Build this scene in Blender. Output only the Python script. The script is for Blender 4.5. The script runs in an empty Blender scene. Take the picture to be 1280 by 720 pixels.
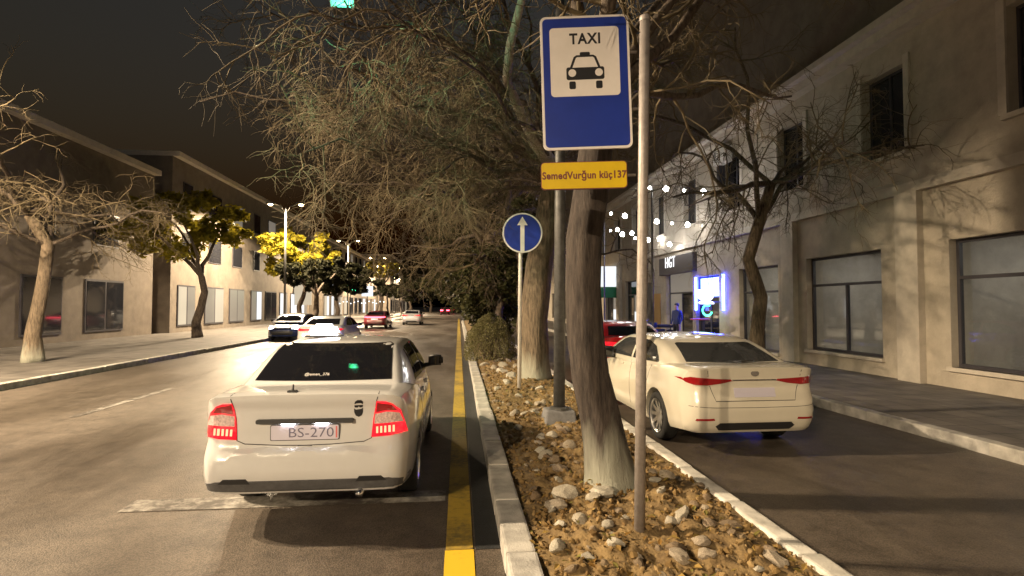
import bpy, bmesh, math, random
import numpy as np
from mathutils import Vector, Matrix, noise
from mathutils.bvhtree import BVHTree
from mathutils.geometry import delaunay_2d_cdt

S = bpy.context.scene
C = S.collection
R = math.radians
V = Vector

# ------------------------------------------------------------------ camera
F = 680.0                      # focal length in pixels of the 1280x720 photograph
CAM = V((0, 0, 1.8))
YAW, PIT = math.atan(66.5 / F), math.atan(22 / F)
cd = bpy.data.cameras.new('camera'); cam = bpy.data.objects.new('camera', cd); C.objects.link(cam)
cam.location = CAM; cam.rotation_euler = (R(90) + PIT, 0, -YAW)
cd.sensor_fit = 'HORIZONTAL'; cd.sensor_width = 36; cd.lens = 36 * F / 1280
cd.clip_start = .05; cd.clip_end = 2000
S.camera = cam
# ------------------------------------------------------------------ night sky, moon, exposure
W = bpy.data.worlds.new('World'); S.world = W; W.use_nodes = True
wn = W.node_tree.nodes; wl = W.node_tree.links
sk = wn.new('ShaderNodeTexSky'); sk.sky_type = 'NISHITA'; sk.sun_disc = False
sk.sun_elevation = R(-2.0); sk.sun_rotation = R(200)
sk.air_density = 2.0; sk.dust_density = 4.0
wl.new(sk.outputs[0], wn['Background'].inputs[0]); wn['Background'].inputs[1].default_value = .15
sd = bpy.data.lights.new('moon', 'SUN'); sun = bpy.data.objects.new('moon', sd); C.objects.link(sun)
sd.energy = .02; sd.angle = R(.5); sd.color = (.8, .88, 1); sun.rotation_euler = (R(50), 0, R(20))
S.view_settings.view_transform = 'Standard'; S.view_settings.look = 'None'
S.view_settings.exposure = 1.0; S.view_settings.gamma = 1
S.render.engine = 'CYCLES'
S.cycles.use_denoising = True
S.cycles.max_bounces = 6; S.cycles.sample_clamp_indirect = 4
LAMP_W = 6800
LAMP_COL = (1.0, .77, .50)

# ------------------------------------------------------------------ pixel -> place
MR = cam.rotation_euler.to_matrix()
def ray(u, v): return (MR @ V(((u - 640) / F, -(v - 360) / F, -1))).normalized()
def at_z(u, v, z=0.):
    d = ray(u, v); return CAM + d * ((z - CAM.z) / d.z)
def at_y(u, v, y):
    d = ray(u, v); return CAM + d * (y / d.y)
def at_x(u, v, x):
    d = ray(u, v); return CAM + d * (x / d.x)

# ------------------------------------------------------------------ materials
def newmat(name):
    m = bpy.data.materials.new(name); m.use_nodes = True
    return m, m.node_tree.nodes, m.node_tree.links, m.node_tree.nodes['Principled BSDF']
def mat(name, col, rough=.6, metal=0., var=.0, scale=8., bump=0., bscale=40., col2=None, coat=0., spec=.5, coord='Object'):
    m, n, l, p = newmat(name)
    p.inputs['Roughness'].default_value = rough; p.inputs['Metallic'].default_value = metal
    p.inputs['Coat Weight'].default_value = coat; p.inputs['Coat Roughness'].default_value = .06
    p.inputs['Specular IOR Level'].default_value = spec
    c = (*col, 1)
    if var > 0 or col2:
        tc = n.new('ShaderNodeTexCoord'); nt = n.new('ShaderNodeTexNoise')
        nt.inputs['Scale'].default_value = scale; nt.inputs['Detail'].default_value = 6; nt.inputs['Roughness'].default_value = .65
        l.new(tc.outputs[coord], nt.inputs['Vector'])
        cr = n.new('ShaderNodeValToRGB'); l.new(nt.outputs[0], cr.inputs[0])
        a = col2 or tuple(x * (1 - var) for x in col); b = col if col2 else tuple(min(1, x * (1 + var)) for x in col)
        cr.color_ramp.elements[0].position = .32; cr.color_ramp.elements[1].position = .68
        cr.color_ramp.elements[0].color = (*a, 1); cr.color_ramp.elements[1].color = (*b, 1)
        l.new(cr.outputs[0], p.inputs['Base Color'])
    else: p.inputs['Base Color'].default_value = c
    if bump > 0:
        tc2 = n.new('ShaderNodeTexCoord'); nb = n.new('ShaderNodeTexNoise'); nb.inputs['Scale'].default_value = bscale
        nb.inputs['Detail'].default_value = 5
        l.new(tc2.outputs[coord], nb.inputs['Vector'])
        bp = n.new('ShaderNodeBump'); bp.inputs['Strength'].default_value = bump; bp.inputs['Distance'].default_value = .02
        l.new(nb.outputs[0], bp.inputs['Height']); l.new(bp.outputs[0], p.inputs['Normal'])
    return m
def emit(name, col, st, base=(.06, .06, .06)):
    m, n, l, p = newmat(name)
    p.inputs['Base Color'].default_value = (*base, 1)
    p.inputs['Emission Color'].default_value = (*col, 1); p.inputs['Emission Strength'].default_value = st
    p.inputs['Roughness'].default_value = .4
    return m
def ribbed(name, col, st, base):
    m = emit(name, col, st, base); n, l, p = m.node_tree.nodes, m.node_tree.links, m.node_tree.nodes['Principled BSDF']
    tc = n.new('ShaderNodeTexCoord'); nt = n.new('ShaderNodeTexNoise'); nt.inputs['Scale'].default_value = 16; nt.inputs['Detail'].default_value = 3
    wv_ = n.new('ShaderNodeTexWave'); wv_.inputs['Scale'].default_value = 28; wv_.bands_direction = 'Z'; l.new(tc.outputs['Object'], nt.inputs['Vector']); l.new(tc.outputs['Object'], wv_.inputs['Vector'])
    mu = n.new('ShaderNodeMath'); mu.operation = 'MULTIPLY_ADD'; mu.inputs[1].default_value = .5; l.new(wv_.outputs['Fac'], mu.inputs[0]); l.new(nt.outputs[0], mu.inputs[2])
    mr = n.new('ShaderNodeMapRange'); mr.inputs[1].default_value = .35; mr.inputs[2].default_value = 1.05; mr.inputs[3].default_value = st * .2; mr.inputs[4].default_value = st * 1.6
    l.new(mu.outputs[0], mr.inputs[0]); l.new(mr.outputs[0], p.inputs['Emission Strength']); p.inputs['Roughness'].default_value = .1; p.inputs['Coat Weight'].default_value = 1
    return m
def randmat(name, cols, rough=.8, bump=0., bscale=60, scale=9):
    """colour differs from object to object, with a fine noise on top"""
    m, n, l, p = newmat(name)
    oi = n.new('ShaderNodeObjectInfo'); cr = n.new('ShaderNodeValToRGB'); l.new(oi.outputs['Random'], cr.inputs[0])
    cr.color_ramp.interpolation = 'LINEAR'
    while len(cr.color_ramp.elements) < len(cols): cr.color_ramp.elements.new(.5)
    for i, c in enumerate(cols):
        cr.color_ramp.elements[i].position = i / (len(cols) - 1); cr.color_ramp.elements[i].color = (*c, 1)
    tc = n.new('ShaderNodeTexCoord'); nt = n.new('ShaderNodeTexNoise'); nt.inputs['Scale'].default_value = scale; nt.inputs['Detail'].default_value = 5
    l.new(tc.outputs['Object'], nt.inputs['Vector'])
    mr = n.new('ShaderNodeMapRange'); mr.inputs[1].default_value = .3; mr.inputs[2].default_value = .7; mr.inputs[3].default_value = .55; mr.inputs[4].default_value = 1.25
    l.new(nt.outputs[0], mr.inputs[0])
    mx = n.new('ShaderNodeMix'); mx.data_type = 'RGBA'; mx.blend_type = 'MULTIPLY'; mx.inputs[0].default_value = 1
    l.new(cr.outputs[0], mx.inputs[6]); l.new(mr.outputs[0], mx.inputs[7]); l.new(mx.outputs[2], p.inputs['Base Color'])
    p.inputs['Roughness'].default_value = rough
    if bump:
        bp = n.new('ShaderNodeBump'); bp.inputs['Strength'].default_value = bump; bp.inputs['Distance'].default_value = .01
        nb = n.new('ShaderNodeTexNoise'); nb.inputs['Scale'].default_value = bscale; l.new(tc.outputs['Object'], nb.inputs['Vector'])
        l.new(nb.outputs[0], bp.inputs['Height']); l.new(bp.outputs[0], p.inputs['Normal'])
    return m
def facemat(name, cols, rough=.7, trans=.0):
    """leaves: colour differs from leaf to leaf (random per mesh island)"""
    m, n, l, p = newmat(name)
    g = n.new('ShaderNodeNewGeometry'); cr = n.new('ShaderNodeValToRGB'); l.new(g.outputs['Random Per Island'], cr.inputs[0])
    while len(cr.color_ramp.elements) < len(cols): cr.color_ramp.elements.new(.5)
    for i, c in enumerate(cols):
        cr.color_ramp.elements[i].position = i / (len(cols) - 1); cr.color_ramp.elements[i].color = (*c, 1)
    l.new(cr.outputs[0], p.inputs['Base Color']); p.inputs['Roughness'].default_value = rough; p.inputs['Specular IOR Level'].default_value = .15
    if trans:
        tb = n.new('ShaderNodeBsdfTranslucent'); l.new(cr.outputs[0], tb.inputs[0])
        ms = n.new('ShaderNodeMixShader'); ms.inputs[0].default_value = trans
        l.new(p.outputs[0], ms.inputs[1]); l.new(tb.outputs[0], ms.inputs[2]); l.new(ms.outputs[0], n['Material Output'].inputs[0])
    return m
def clearglass(name, tint=(.9, .93, .95)):
    m, n, l, p = newmat(name)
    g = n.new('ShaderNodeBsdfGlossy'); g.inputs['Roughness'].default_value = .02; t = n.new('ShaderNodeBsdfTransparent'); t.inputs[0].default_value = (*tint, 1)
    lw = n.new('ShaderNodeLayerWeight'); lw.inputs[0].default_value = .5; pw_ = n.new('ShaderNodeMath'); pw_.operation = 'POWER'; pw_.inputs[1].default_value = 4; l.new(lw.outputs['Facing'], pw_.inputs[0])
    fz = n.new('ShaderNodeMath'); fz.operation = 'MULTIPLY_ADD'; fz.inputs[1].default_value = .6; fz.inputs[2].default_value = .04; l.new(pw_.outputs[0], fz.inputs[0]); ms = n.new('ShaderNodeMixShader')
    l.new(fz.outputs[0], ms.inputs[0]); l.new(t.outputs[0], ms.inputs[1]); l.new(g.outputs[0], ms.inputs[2]); l.new(ms.outputs[0], n['Material Output'].inputs[0])
    return m
def wornpaint(name, paint, under, amount=.45, scale=14.):
    m, n, l, p = newmat(name)
    tc = n.new('ShaderNodeTexCoord'); nt = n.new('ShaderNodeTexNoise'); nt.inputs['Scale'].default_value = scale; nt.inputs['Detail'].default_value = 8; nt.inputs['Roughness'].default_value = .7
    n2 = n.new('ShaderNodeTexNoise'); n2.inputs['Scale'].default_value = 1.3; n2.inputs['Detail'].default_value = 3
    l.new(tc.outputs['Object'], nt.inputs['Vector']); l.new(tc.outputs['Object'], n2.inputs['Vector'])
    ad = n.new('ShaderNodeMath'); ad.operation = 'ADD'; ad.inputs[1].default_value = 0
    l.new(nt.outputs[0], ad.inputs[0]); l.new(n2.outputs[0], ad.inputs[1])
    cr = n.new('ShaderNodeValToRGB'); cr.color_ramp.elements[0].position = max(.0, amount - .06); cr.color_ramp.elements[1].position = amount + .12
    hv = n.new('ShaderNodeMath'); hv.operation = 'MULTIPLY'; hv.inputs[1].default_value = .5; l.new(ad.outputs[0], hv.inputs[0])
    l.new(hv.outputs[0], cr.inputs[0])
    cr.color_ramp.elements[0].color = (*under, 1); cr.color_ramp.elements[1].color = (*paint, 1)
    l.new(cr.outputs[0], p.inputs['Base Color']); p.inputs['Roughness'].default_value = .6
    return m
def asphalt(name, a, b, rough=.55):
    m, n, l, p = newmat(name)
    tc = n.new('ShaderNodeTexCoord')
    big = n.new('ShaderNodeTexNoise'); big.inputs['Scale'].default_value = .55; big.inputs['Detail'].default_value = 6; big.inputs['Roughness'].default_value = .6
    fine = n.new('ShaderNodeTexVoronoi'); fine.inputs['Scale'].default_value = 90
    st = n.new('ShaderNodeTexNoise'); st.inputs['Scale'].default_value = 3.5; st.inputs['Detail'].default_value = 8; st.inputs['Roughness'].default_value = .75
    mp = n.new('ShaderNodeMapping'); mp.inputs['Scale'].default_value = (1, .25, 1); l.new(tc.outputs['Object'], mp.inputs[0])
    l.new(mp.outputs[0], big.inputs['Vector']); l.new(tc.outputs['Object'], fine.inputs['Vector']); l.new(tc.outputs['Object'], st.inputs['Vector'])
    cr = n.new('ShaderNodeValToRGB'); l.new(big.outputs[0], cr.inputs[0])
    cr.color_ramp.elements[0].position = .3; cr.color_ramp.elements[1].position = .7
    cr.color_ramp.elements[0].color = (*a, 1); cr.color_ramp.elements[1].color = (*b, 1)
    mr = n.new('ShaderNodeMapRange'); mr.inputs[1].default_value = 0; mr.inputs[2].default_value = .7; mr.inputs[3].default_value = 1.5; mr.inputs[4].default_value = .6
    l.new(fine.outputs[0], mr.inputs[0])
    m2 = n.new('ShaderNodeMapRange'); m2.inputs[1].default_value = .3; m2.inputs[2].default_value = .7; m2.inputs[3].default_value = .6; m2.inputs[4].default_value = 1.4
    l.new(st.outputs[0], m2.inputs[0])
    mu = n.new('ShaderNodeMath'); mu.operation = 'MULTIPLY'; l.new(mr.outputs[0], mu.inputs[0]); l.new(m2.outputs[0], mu.inputs[1])
    mx = n.new('ShaderNodeMix'); mx.data_type = 'RGBA'; mx.blend_type = 'MULTIPLY'; mx.inputs[0].default_value = 1
    l.new(cr.outputs[0], mx.inputs[6]); l.new(mu.outputs[0], mx.inputs[7]); l.new(mx.outputs[2], p.inputs['Base Color'])
    bp = n.new('ShaderNodeBump'); bp.inputs['Strength'].default_value = .35; bp.inputs['Distance'].default_value = .006
    l.new(fine.outputs[0], bp.inputs['Height']); l.new(bp.outputs[0], p.inputs['Normal'])
    r2 = n.new('ShaderNodeMapRange'); r2.inputs[1].default_value = .35; r2.inputs[2].default_value = .65; r2.inputs[3].default_value = rough - .13; r2.inputs[4].default_value = rough + .15
    l.new(big.outputs[0], r2.inputs[0]); l.new(r2.outputs[0], p.inputs['Roughness'])
    return m
def slabs(name, col):
    m, n, l, p = newmat(name)
    tc = n.new('ShaderNodeTexCoord'); b = n.new('ShaderNodeTexBrick'); b.inputs['Scale'].default_value = 1; b.inputs['Brick Width'].default_value = .5; b.inputs['Row Height'].default_value = .5
    b.inputs['Mortar Size'].default_value = .012; b.offset = 0; b.inputs['Color1'].default_value = (*col, 1); b.inputs['Color2'].default_value = (*[c * .72 for c in col], 1); b.inputs['Mortar'].default_value = (*[c * .35 for c in col], 1)
    l.new(tc.outputs['Object'], b.inputs['Vector'])
    nt = n.new('ShaderNodeTexNoise'); nt.inputs['Scale'].default_value = 2.2; nt.inputs['Detail'].default_value = 7; l.new(tc.outputs['Object'], nt.inputs['Vector'])
    mr = n.new('ShaderNodeMapRange'); mr.inputs[1].default_value = .3; mr.inputs[2].default_value = .7; mr.inputs[3].default_value = .6; mr.inputs[4].default_value = 1.25; l.new(nt.outputs[0], mr.inputs[0])
    mx = n.new('ShaderNodeMix'); mx.data_type = 'RGBA'; mx.blend_type = 'MULTIPLY'; mx.inputs[0].default_value = 1; l.new(b.outputs[0], mx.inputs[6]); l.new(mr.outputs[0], mx.inputs[7])
    l.new(mx.outputs[2], p.inputs['Base Color']); p.inputs['Roughness'].default_value = .7
    return m
def barkmat(name, a, b, white_to=None):
    """ridged bark; white_to = height up to which the trunk is limewashed"""
    m, n, l, p = newmat(name)
    tc = n.new('ShaderNodeTexCoord'); mp = n.new('ShaderNodeMapping'); mp.inputs['Scale'].default_value = (1, 1, .16)
    l.new(tc.outputs['Object'], mp.inputs[0])
    nt = n.new('ShaderNodeTexNoise'); nt.inputs['Scale'].default_value = 24; nt.inputs['Detail'].default_value = 7; nt.inputs['Roughness'].default_value = .7
    l.new(mp.outputs[0], nt.inputs['Vector'])
    cr = n.new('ShaderNodeValToRGB'); l.new(nt.outputs[0], cr.inputs[0])
    cr.color_ramp.elements[0].position = .35; cr.color_ramp.elements[1].position = .66
    cr.color_ramp.elements[0].color = (*a, 1); cr.color_ramp.elements[1].color = (*b, 1)
    out = cr.outputs[0]
    if white_to:
        sx = n.new('ShaderNodeSeparateXYZ'); l.new(tc.outputs['Object'], sx.inputs[0])
        n3 = n.new('ShaderNodeTexNoise'); n3.inputs['Scale'].default_value = 9; n3.inputs['Detail'].default_value = 6; l.new(mp.outputs[0], n3.inputs['Vector'])
        mu = n.new('ShaderNodeMath'); mu.operation = 'MULTIPLY_ADD'; mu.inputs[1].default_value = 1.1; mu.inputs[2].default_value = -.55; l.new(n3.outputs[0], mu.inputs[0])
        ad = n.new('ShaderNodeMath'); ad.operation = 'ADD'; l.new(sx.outputs['Z'], ad.inputs[0]); l.new(mu.outputs[0], ad.inputs[1])
        mr = n.new('ShaderNodeMapRange'); mr.inputs[1].default_value = white_to - .25; mr.inputs[2].default_value = white_to + .25; mr.inputs[3].default_value = .75; mr.inputs[4].default_value = 0
        l.new(ad.outputs[0], mr.inputs[0])
        mx = n.new('ShaderNodeMix'); mx.data_type = 'RGBA'; l.new(mr.outputs[0], mx.inputs[0]); l.new(out, mx.inputs[6]); mx.inputs[7].default_value = (.36, .365, .30, 1)
        out = mx.outputs[2]
    l.new(out, p.inputs['Base Color']); p.inputs['Roughness'].default_value = .85
    bp = n.new('ShaderNodeBump'); bp.inputs['Strength'].default_value = .9; bp.inputs['Distance'].default_value = .03
    l.new(nt.outputs[0], bp.inputs['Height']); l.new(bp.outputs[0], p.inputs['Normal'])
    return m

M = dict(
    asphalt=asphalt('asphalt', (.068, .055, .043), (.13, .106, .084), .46),
    asphalt_shade=asphalt('asphalt_shadow_tone', (.016, .018, .02), (.026, .028, .03), .6),  # asphalt darkened to hold the taxi's shadow in its colour
    ground=mat('ground', (.05, .045, .04), .9, var=.3, scale=.5),
    kerb=randmat('kerb_concrete', [(.38, .36, .32), (.44, .42, .38), (.41, .40, .38)], .8, .5, 70, 5),
    kerbw=randmat('kerb_white', [(.55, .53, .48), (.62, .6, .55)], .75, .4, 70, 5),
    pave=slabs('paving', (.15, .135, .12)),
    soil=mat('soil', (.27, .185, .08), .95, col2=(.105, .066, .028), scale=7, bump=.8, bscale=30),
    stone=randmat('stone', [(.16, .11, .065), (.30, .23, .15), (.20, .13, .07), (.42, .36, .28), (.26, .19, .11)], .85, .6, 40, 14),
    palestone=randmat('pale_stone', [(.36, .32, .25), (.46, .43, .36), (.30, .25, .18)], .8, .5, 40, 16),
    clod=facemat('clod', [(.12, .075, .03), (.22, .145, .06), (.16, .10, .042), (.30, .21, .10), (.19, .12, .05)], .95),
    litter=facemat('dry_leaf', [(.22, .12, .03), (.13, .075, .02), (.30, .20, .06), (.10, .08, .02), (.20, .18, .05)], .8),
    yellow=wornpaint('yellow_paint_lit', (.62, .40, .018), (.30, .2, .03), .34),  # line paint outside the taxi's shadow, kept lighter
    yellow_shaded=wornpaint('yellow_paint_shaded', (.40, .27, .03), (.10, .08, .03), .42),  # worn line paint, dulled to carry the taxi's shadow
    white_line=wornpaint('white_paint_worn', (.42, .40, .36), (.06, .05, .042), .52, 9),
    bark=barkmat('bark', (.035, .025, .018), (.15, .115, .085)),
    barkw=barkmat('bark_limewashed', (.018, .013, .011), (.075, .058, .048), .42),
    barkw2=barkmat('bark_limewashed_low', (.06, .045, .03), (.22, .165, .11), .42),
    barkp=barkmat('bark_pale', (.24, .205, .165), (.48, .43, .36)),
    twig=mat('twig', (.118, .09, .05), .8, var=.55, scale=.9),
    hedge=facemat('hedge_leaf', [(.07, .066, .028), (.18, .165, .07), (.12, .11, .045), (.28, .26, .14)], .6, .2),
    evergreen=facemat('evergreen_leaf', [(.022, .026, .010), (.06, .062, .024), (.035, .036, .014), (.085, .078, .034)], .6, .2),
    leaf=facemat('broad_leaf', [(.14, .13, .012), (.24, .20, .016), (.18, .15, .014), (.32, .25, .02)], .55, .35),  # broad leaves brightened towards yellow to look lamplit
    leafd=facemat('shaded_leaf', [(.010, .011, .005), (.022, .022, .009), (.016, .016, .007)], .85, .15),  # broad leaves darkened, silhouette shade put into the colour
    galv=mat('galvanised', (.30, .27, .255), .5, .35, var=.2, scale=14, bump=.15, bscale=60),
    darkpost=mat('dark_post', (.10, .10, .098), .5, .3, var=.3, scale=10),
    concrete=mat('concrete', (.17, .17, .175), .85, var=.25, scale=9, bump=.4),
    signw=mat('sign_white', (.78, .74, .72), .35, var=.05, scale=5),
    signb=mat('sign_blue', (.012, .035, .30), .35, var=.12, scale=4),
    signk=mat('sign_black', (.012, .012, .015), .4),
    signy=mat('sign_yellow', (.66, .46, .008), .38, var=.08, scale=5),
    signr=mat('sign_text_brown', (.16, .035, .03), .5),
    postw=mat('post_white', (.62, .60, .56), .5, var=.12, scale=10),
    white=mat('car_paint_white', (.60, .60, .60), .28, coat=1., var=.03, scale=3),
    cream=mat('car_paint_pearl', (.64, .60, .50), .26, coat=1., var=.03, scale=3),
    red=mat('car_paint_red', (.42, .014, .018), .28, coat=1.),
    wine=mat('car_paint_wine', (.14, .01, .015), .3, coat=1.),
    navy=mat('car_paint_navy', (.02, .032, .09), .25, coat=1.),
    silver=mat('car_paint_silver', (.55, .56, .58), .3, .4, coat=1.),
    glass=mat('tinted_glass', (.008, .008, .010), .04, spec=.9),
    glass2=mat('grey_glass', (.035, .037, .04), .05, spec=.9),
    blackp=mat('black_plastic', (.02, .02, .022), .55),
    greyp=mat('grey_plastic', (.085, .085, .09), .55, var=.2, scale=20),
    tyre=mat('tyre', (.02, .02, .02), .85, bump=.3, bscale=60),
    rim=mat('rim_alloy', (.6, .6, .6), .28, .9),
    chrome=mat('chrome', (.7, .7, .72), .12, 1.),
    seam=mat('seam', (.03, .028, .028), .8),
    lens_red=mat('lens_red', (.30, .008, .012), .12, coat=1., spec=.8),
    lens_redlit=ribbed('lens_red_lit', (1, .012, .025), .7, (.42, .008, .015)),
    lens_clear=mat('lens_clear', (.62, .46, .44), .15, var=.4, scale=60, coat=1.),
    led=emit('led_bar', (1, .10, .05), 4.),
    tailbar=emit('tail_bar_lit', (1, .06, .10), 7.),
    headlamp=emit('headlamp_lit', (.9, .95, 1), 25.),
    taxilamp=emit('taxi_lamp', (.93, .93, 1), 3.4),
    plate=mat('plate_white', (.60, .57, .68), .4),
    platetxt=mat('plate_text', (.14, .13, .20), .5),
    platered=mat('plate_red', (.65, .16, .16), .5),
    platelamp=emit('plate_lamp', (1, .95, 1), 14.),
    sodium=emit('lamp_lens', (1, .74, .38), 42.),
    bulb=emit('bulb', (1, .96, .90), 48.),
    green=emit('green_lens', (.0, 1, .10), 4.),
    offred=mat('red_lens_off', (.06, .004, .004), .2), offamb=mat('amber_lens_off', (.07, .03, .003), .2),
    wall=mat('facade_stone', (.42, .37, .30), .85, var=.14, scale=2.5, bump=.25, bscale=25),
    trim=mat('facade_trim', (.50, .45, .38), .8, var=.12, scale=4),
    wall2=mat('facade_plain', (.15, .125, .10), .85, var=.2, scale=2),
    frame=mat('window_frame', (.045, .042, .05), .45),
    shopdark=mat('sign_box_dark', (.06, .052, .055), .5),
    wgl=mat('window_dark_glass', (.02, .021, .026), .06, spec=.8),
    wlit=emit('shop_light_white', (.90, .95, 1), .55),
    wdim=emit('shop_light_dim', (1, .86, .7), .09),
    wwarm=emit('shop_light_warm', (1, .84, .6), .3),
    wblue=emit('shop_light_blue', (.03, .05, 1), 24.),
    signlit=emit('sign_letters_lit', (1, 1, 1), 1.0),
    boxlit=emit('light_box_lit', (.93, .96, 1), 1.5),
    greenlit=emit('green_sign_lit', (.05, 1, .45), 4.),
    redtop=mat('red_table_top', (.45, .05, .10), .5),
    acwhite=mat('ac_white', (.6, .58, .54), .5, var=.1),
    cloth_blue=mat('jacket_navy', (.03, .045, .16), .8), cloth_dark=mat('trousers_dark', (.02, .022, .035), .85),
    skin=mat('skin', (.42, .27, .19), .6), hair=mat('hair', (.015, .012, .01), .7),
    clear=clearglass('shop_glass'), roomwall=mat('shop_room_wall', (.42, .38, .33), .8, var=.15, scale=2), shelf=mat('shop_shelf', (.18, .12, .08), .6),
    goods=randmat('shop_goods', [(.3, .06, .05), (.08, .14, .3), (.5, .42, .3), (.06, .2, .1), (.45, .3, .06), (.2, .2, .22)], .6), ceil=emit('shop_ceiling_light', (1, .93, .82), 6.),
    wire=mat('wire', (.02, .02, .02), .6),
)

# ------------------------------------------------------------------ mesh helpers
def tag(o, label=None, cat=None, group=None, kind=None):
    if label: o['label'] = label
    if cat: o['category'] = cat
    if group: o['group'] = group
    if kind: o['kind'] = kind
    return o
def empty(name, loc=(0, 0, 0), rz=0., label=None, cat=None, group=None):
    o = bpy.data.objects.new(name, None); C.objects.link(o); o.location = loc; o.rotation_euler = (0, 0, rz)
    o.empty_display_size = .2
    return tag(o, label, cat, group)
def wmat(o):
    return Matrix.Translation(o.location) @ Matrix.Rotation(o.rotation_euler[2], 4, 'Z') @ Matrix.Diagonal((*o.scale, 1)) if o.parent is None else wmat(o.parent) @ o.matrix_local
def link(name, me, m=None, parent=None, world=False, smooth=False):
    o = bpy.data.objects.new(name, me); C.objects.link(o)
    if m is not None and not me.materials: me.materials.append(m)
    if parent is not None:
        o.parent = parent
        if world:
            p = parent
            while p.parent: p = p.parent
            me.transform(wmat(p).inverted())
    if smooth:
        me.polygons.foreach_set('use_smooth', [True] * len(me.polygons))
    me.update()
    return o
class MB:
    def __init__(s): s.v = []; s.f = []
    def add(s, vs, fs):
        b = len(s.v); s.v += [tuple(p) for p in vs]; s.f += [tuple(b + i for i in f) for f in fs]
    def box(s, lo, hi, bev=0.):
        x0, y0, z0 = lo; x1, y1, z1 = hi
        if bev <= 0:
            s.add([(x0, y0, z0), (x1, y0, z0), (x1, y1, z0), (x0, y1, z0), (x0, y0, z1), (x1, y0, z1), (x1, y1, z1), (x0, y1, z1)],
                  [(0, 3, 2, 1), (4, 5, 6, 7), (0, 1, 5, 4), (1, 2, 6, 5), (2, 3, 7, 6), (3, 0, 4, 7)])
        else:
            bm = bmesh.new(); bmesh.ops.create_cube(bm, size=1)
            for v in bm.verts: v.co = V(((x0 + x1) / 2 + v.co.x * (x1 - x0), (y0 + y1) / 2 + v.co.y * (y1 - y0), (z0 + z1) / 2 + v.co.z * (z1 - z0)))
            bmesh.ops.bevel(bm, geom=bm.edges[:], offset=bev, segments=2, affect='EDGES', profile=.6)
            bm.verts.index_update(); s.add([v.co[:] for v in bm.verts], [[v.index for v in f.verts] for f in bm.faces]); bm.free()
        return s
    def tube(s, pts, rad, n=8, cap=True):
        pts = [V(p) for p in pts]
        if not hasattr(rad, '__len__'): rad = [rad] * len(pts)
        b = len(s.v); up = None
        for i, p in enumerate(pts):
            t = (pts[min(i + 1, len(pts) - 1)] - pts[max(i - 1, 0)])
            if t.length < 1e-9: t = V((0, 0, 1))
            t.normalize()
            if up is None: up = t.orthogonal().normalized()
            else:
                up = up - t * up.dot(t)
                if up.length < 1e-6: up = t.orthogonal()
                up.normalize()
            w = t.cross(up)
            for k in range(n):
                a = 2 * math.pi * k / n
                q = p + (up * math.cos(a) + w * math.sin(a)) * rad[i]
                s.v.append((q.x, q.y, q.z))
        for i in range(len(pts) - 1):
            for k in range(n):
                a, c = b + i * n + k, b + i * n + (k + 1) % n
                s.f.append((a, c, c + n, a + n))
        if cap:
            s.f.append(tuple(b + k for k in reversed(range(n)))); e = b + (len(pts) - 1) * n; s.f.append(tuple(e + k for k in range(n)))
        return s
    def lathe(s, prof, o=(0, 0, 0), axis='z', n=32):
        b = len(s.v); m = len(prof)
        for k in range(n):
            a = 2 * math.pi * k / n; c, d = math.cos(a), math.sin(a)
            for r, h in prof:
                p = (r * c, r * d, h) if axis == 'z' else ((h, r * c, r * d) if axis == 'x' else (r * d, h, r * c))
                s.v.append((p[0] + o[0], p[1] + o[1], p[2] + o[2]))
        for k in range(n):
            k2 = (k + 1) % n
            for i in range(m - 1):
                s.f.append((b + k * m + i, b + k2 * m + i, b + k2 * m + i + 1, b + k * m + i + 1))
        return s
    def prism(s, out, fr, c0, c1):
        """outline (list of a,b) swept from depth c0 to c1 of frame fr"""
        n = len(out); s.add([fr.pt(a, b, c0) for a, b in out] + [fr.pt(a, b, c1) for a, b in out],
              [tuple(reversed(range(n))), tuple(range(n, 2 * n))] + [(i, (i + 1) % n, n + (i + 1) % n, n + i) for i in range(n)])
        return s
    def quad(s, a, b, c, d): s.add([a, b, c, d], [(0, 1, 2, 3)]); return s
    def mesh(s, name, fix=True):
        me = bpy.data.meshes.new(name); me.from_pydata(s.v, [], s.f); me.update()
        if fix:
            bm = bmesh.new(); bm.from_mesh(me); bmesh.ops.recalc_face_normals(bm, faces=bm.faces[:]); bm.to_mesh(me); bm.free()
        return me
    def build(s, name, m, parent=None, world=False, smooth=False, fix=True):
        return link(name, s.mesh(name, fix), m, parent, world, smooth)
class Frame:
    def __init__(s, o, r, u):
        s.o = V(o); s.r = V(r).normalized(); s.u = V(u); s.u = (s.u - s.r * s.u.dot(s.r)).normalized(); s.n = s.r.cross(s.u)
    def pt(s, a, b, c=0.): return s.o + s.r * a + s.u * b + s.n * c
def rrect(x0, y0, x1, y1, r, n=6):
    o = []
    for cx, cy, a0 in ((x1 - r, y1 - r, 0), (x0 + r, y1 - r, 90), (x0 + r, y0 + r, 180), (x1 - r, y0 + r, 270)):
        for k in range(n + 1):
            a = R(a0 + 90 * k / n); o.append((cx + r * math.cos(a), cy + r * math.sin(a)))
    return o
def disc(cx, cy, r, n=24): return [(cx + r * math.cos(2 * math.pi * k / n), cy + r * math.sin(2 * math.pi * k / n)) for k in range(n)]
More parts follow.
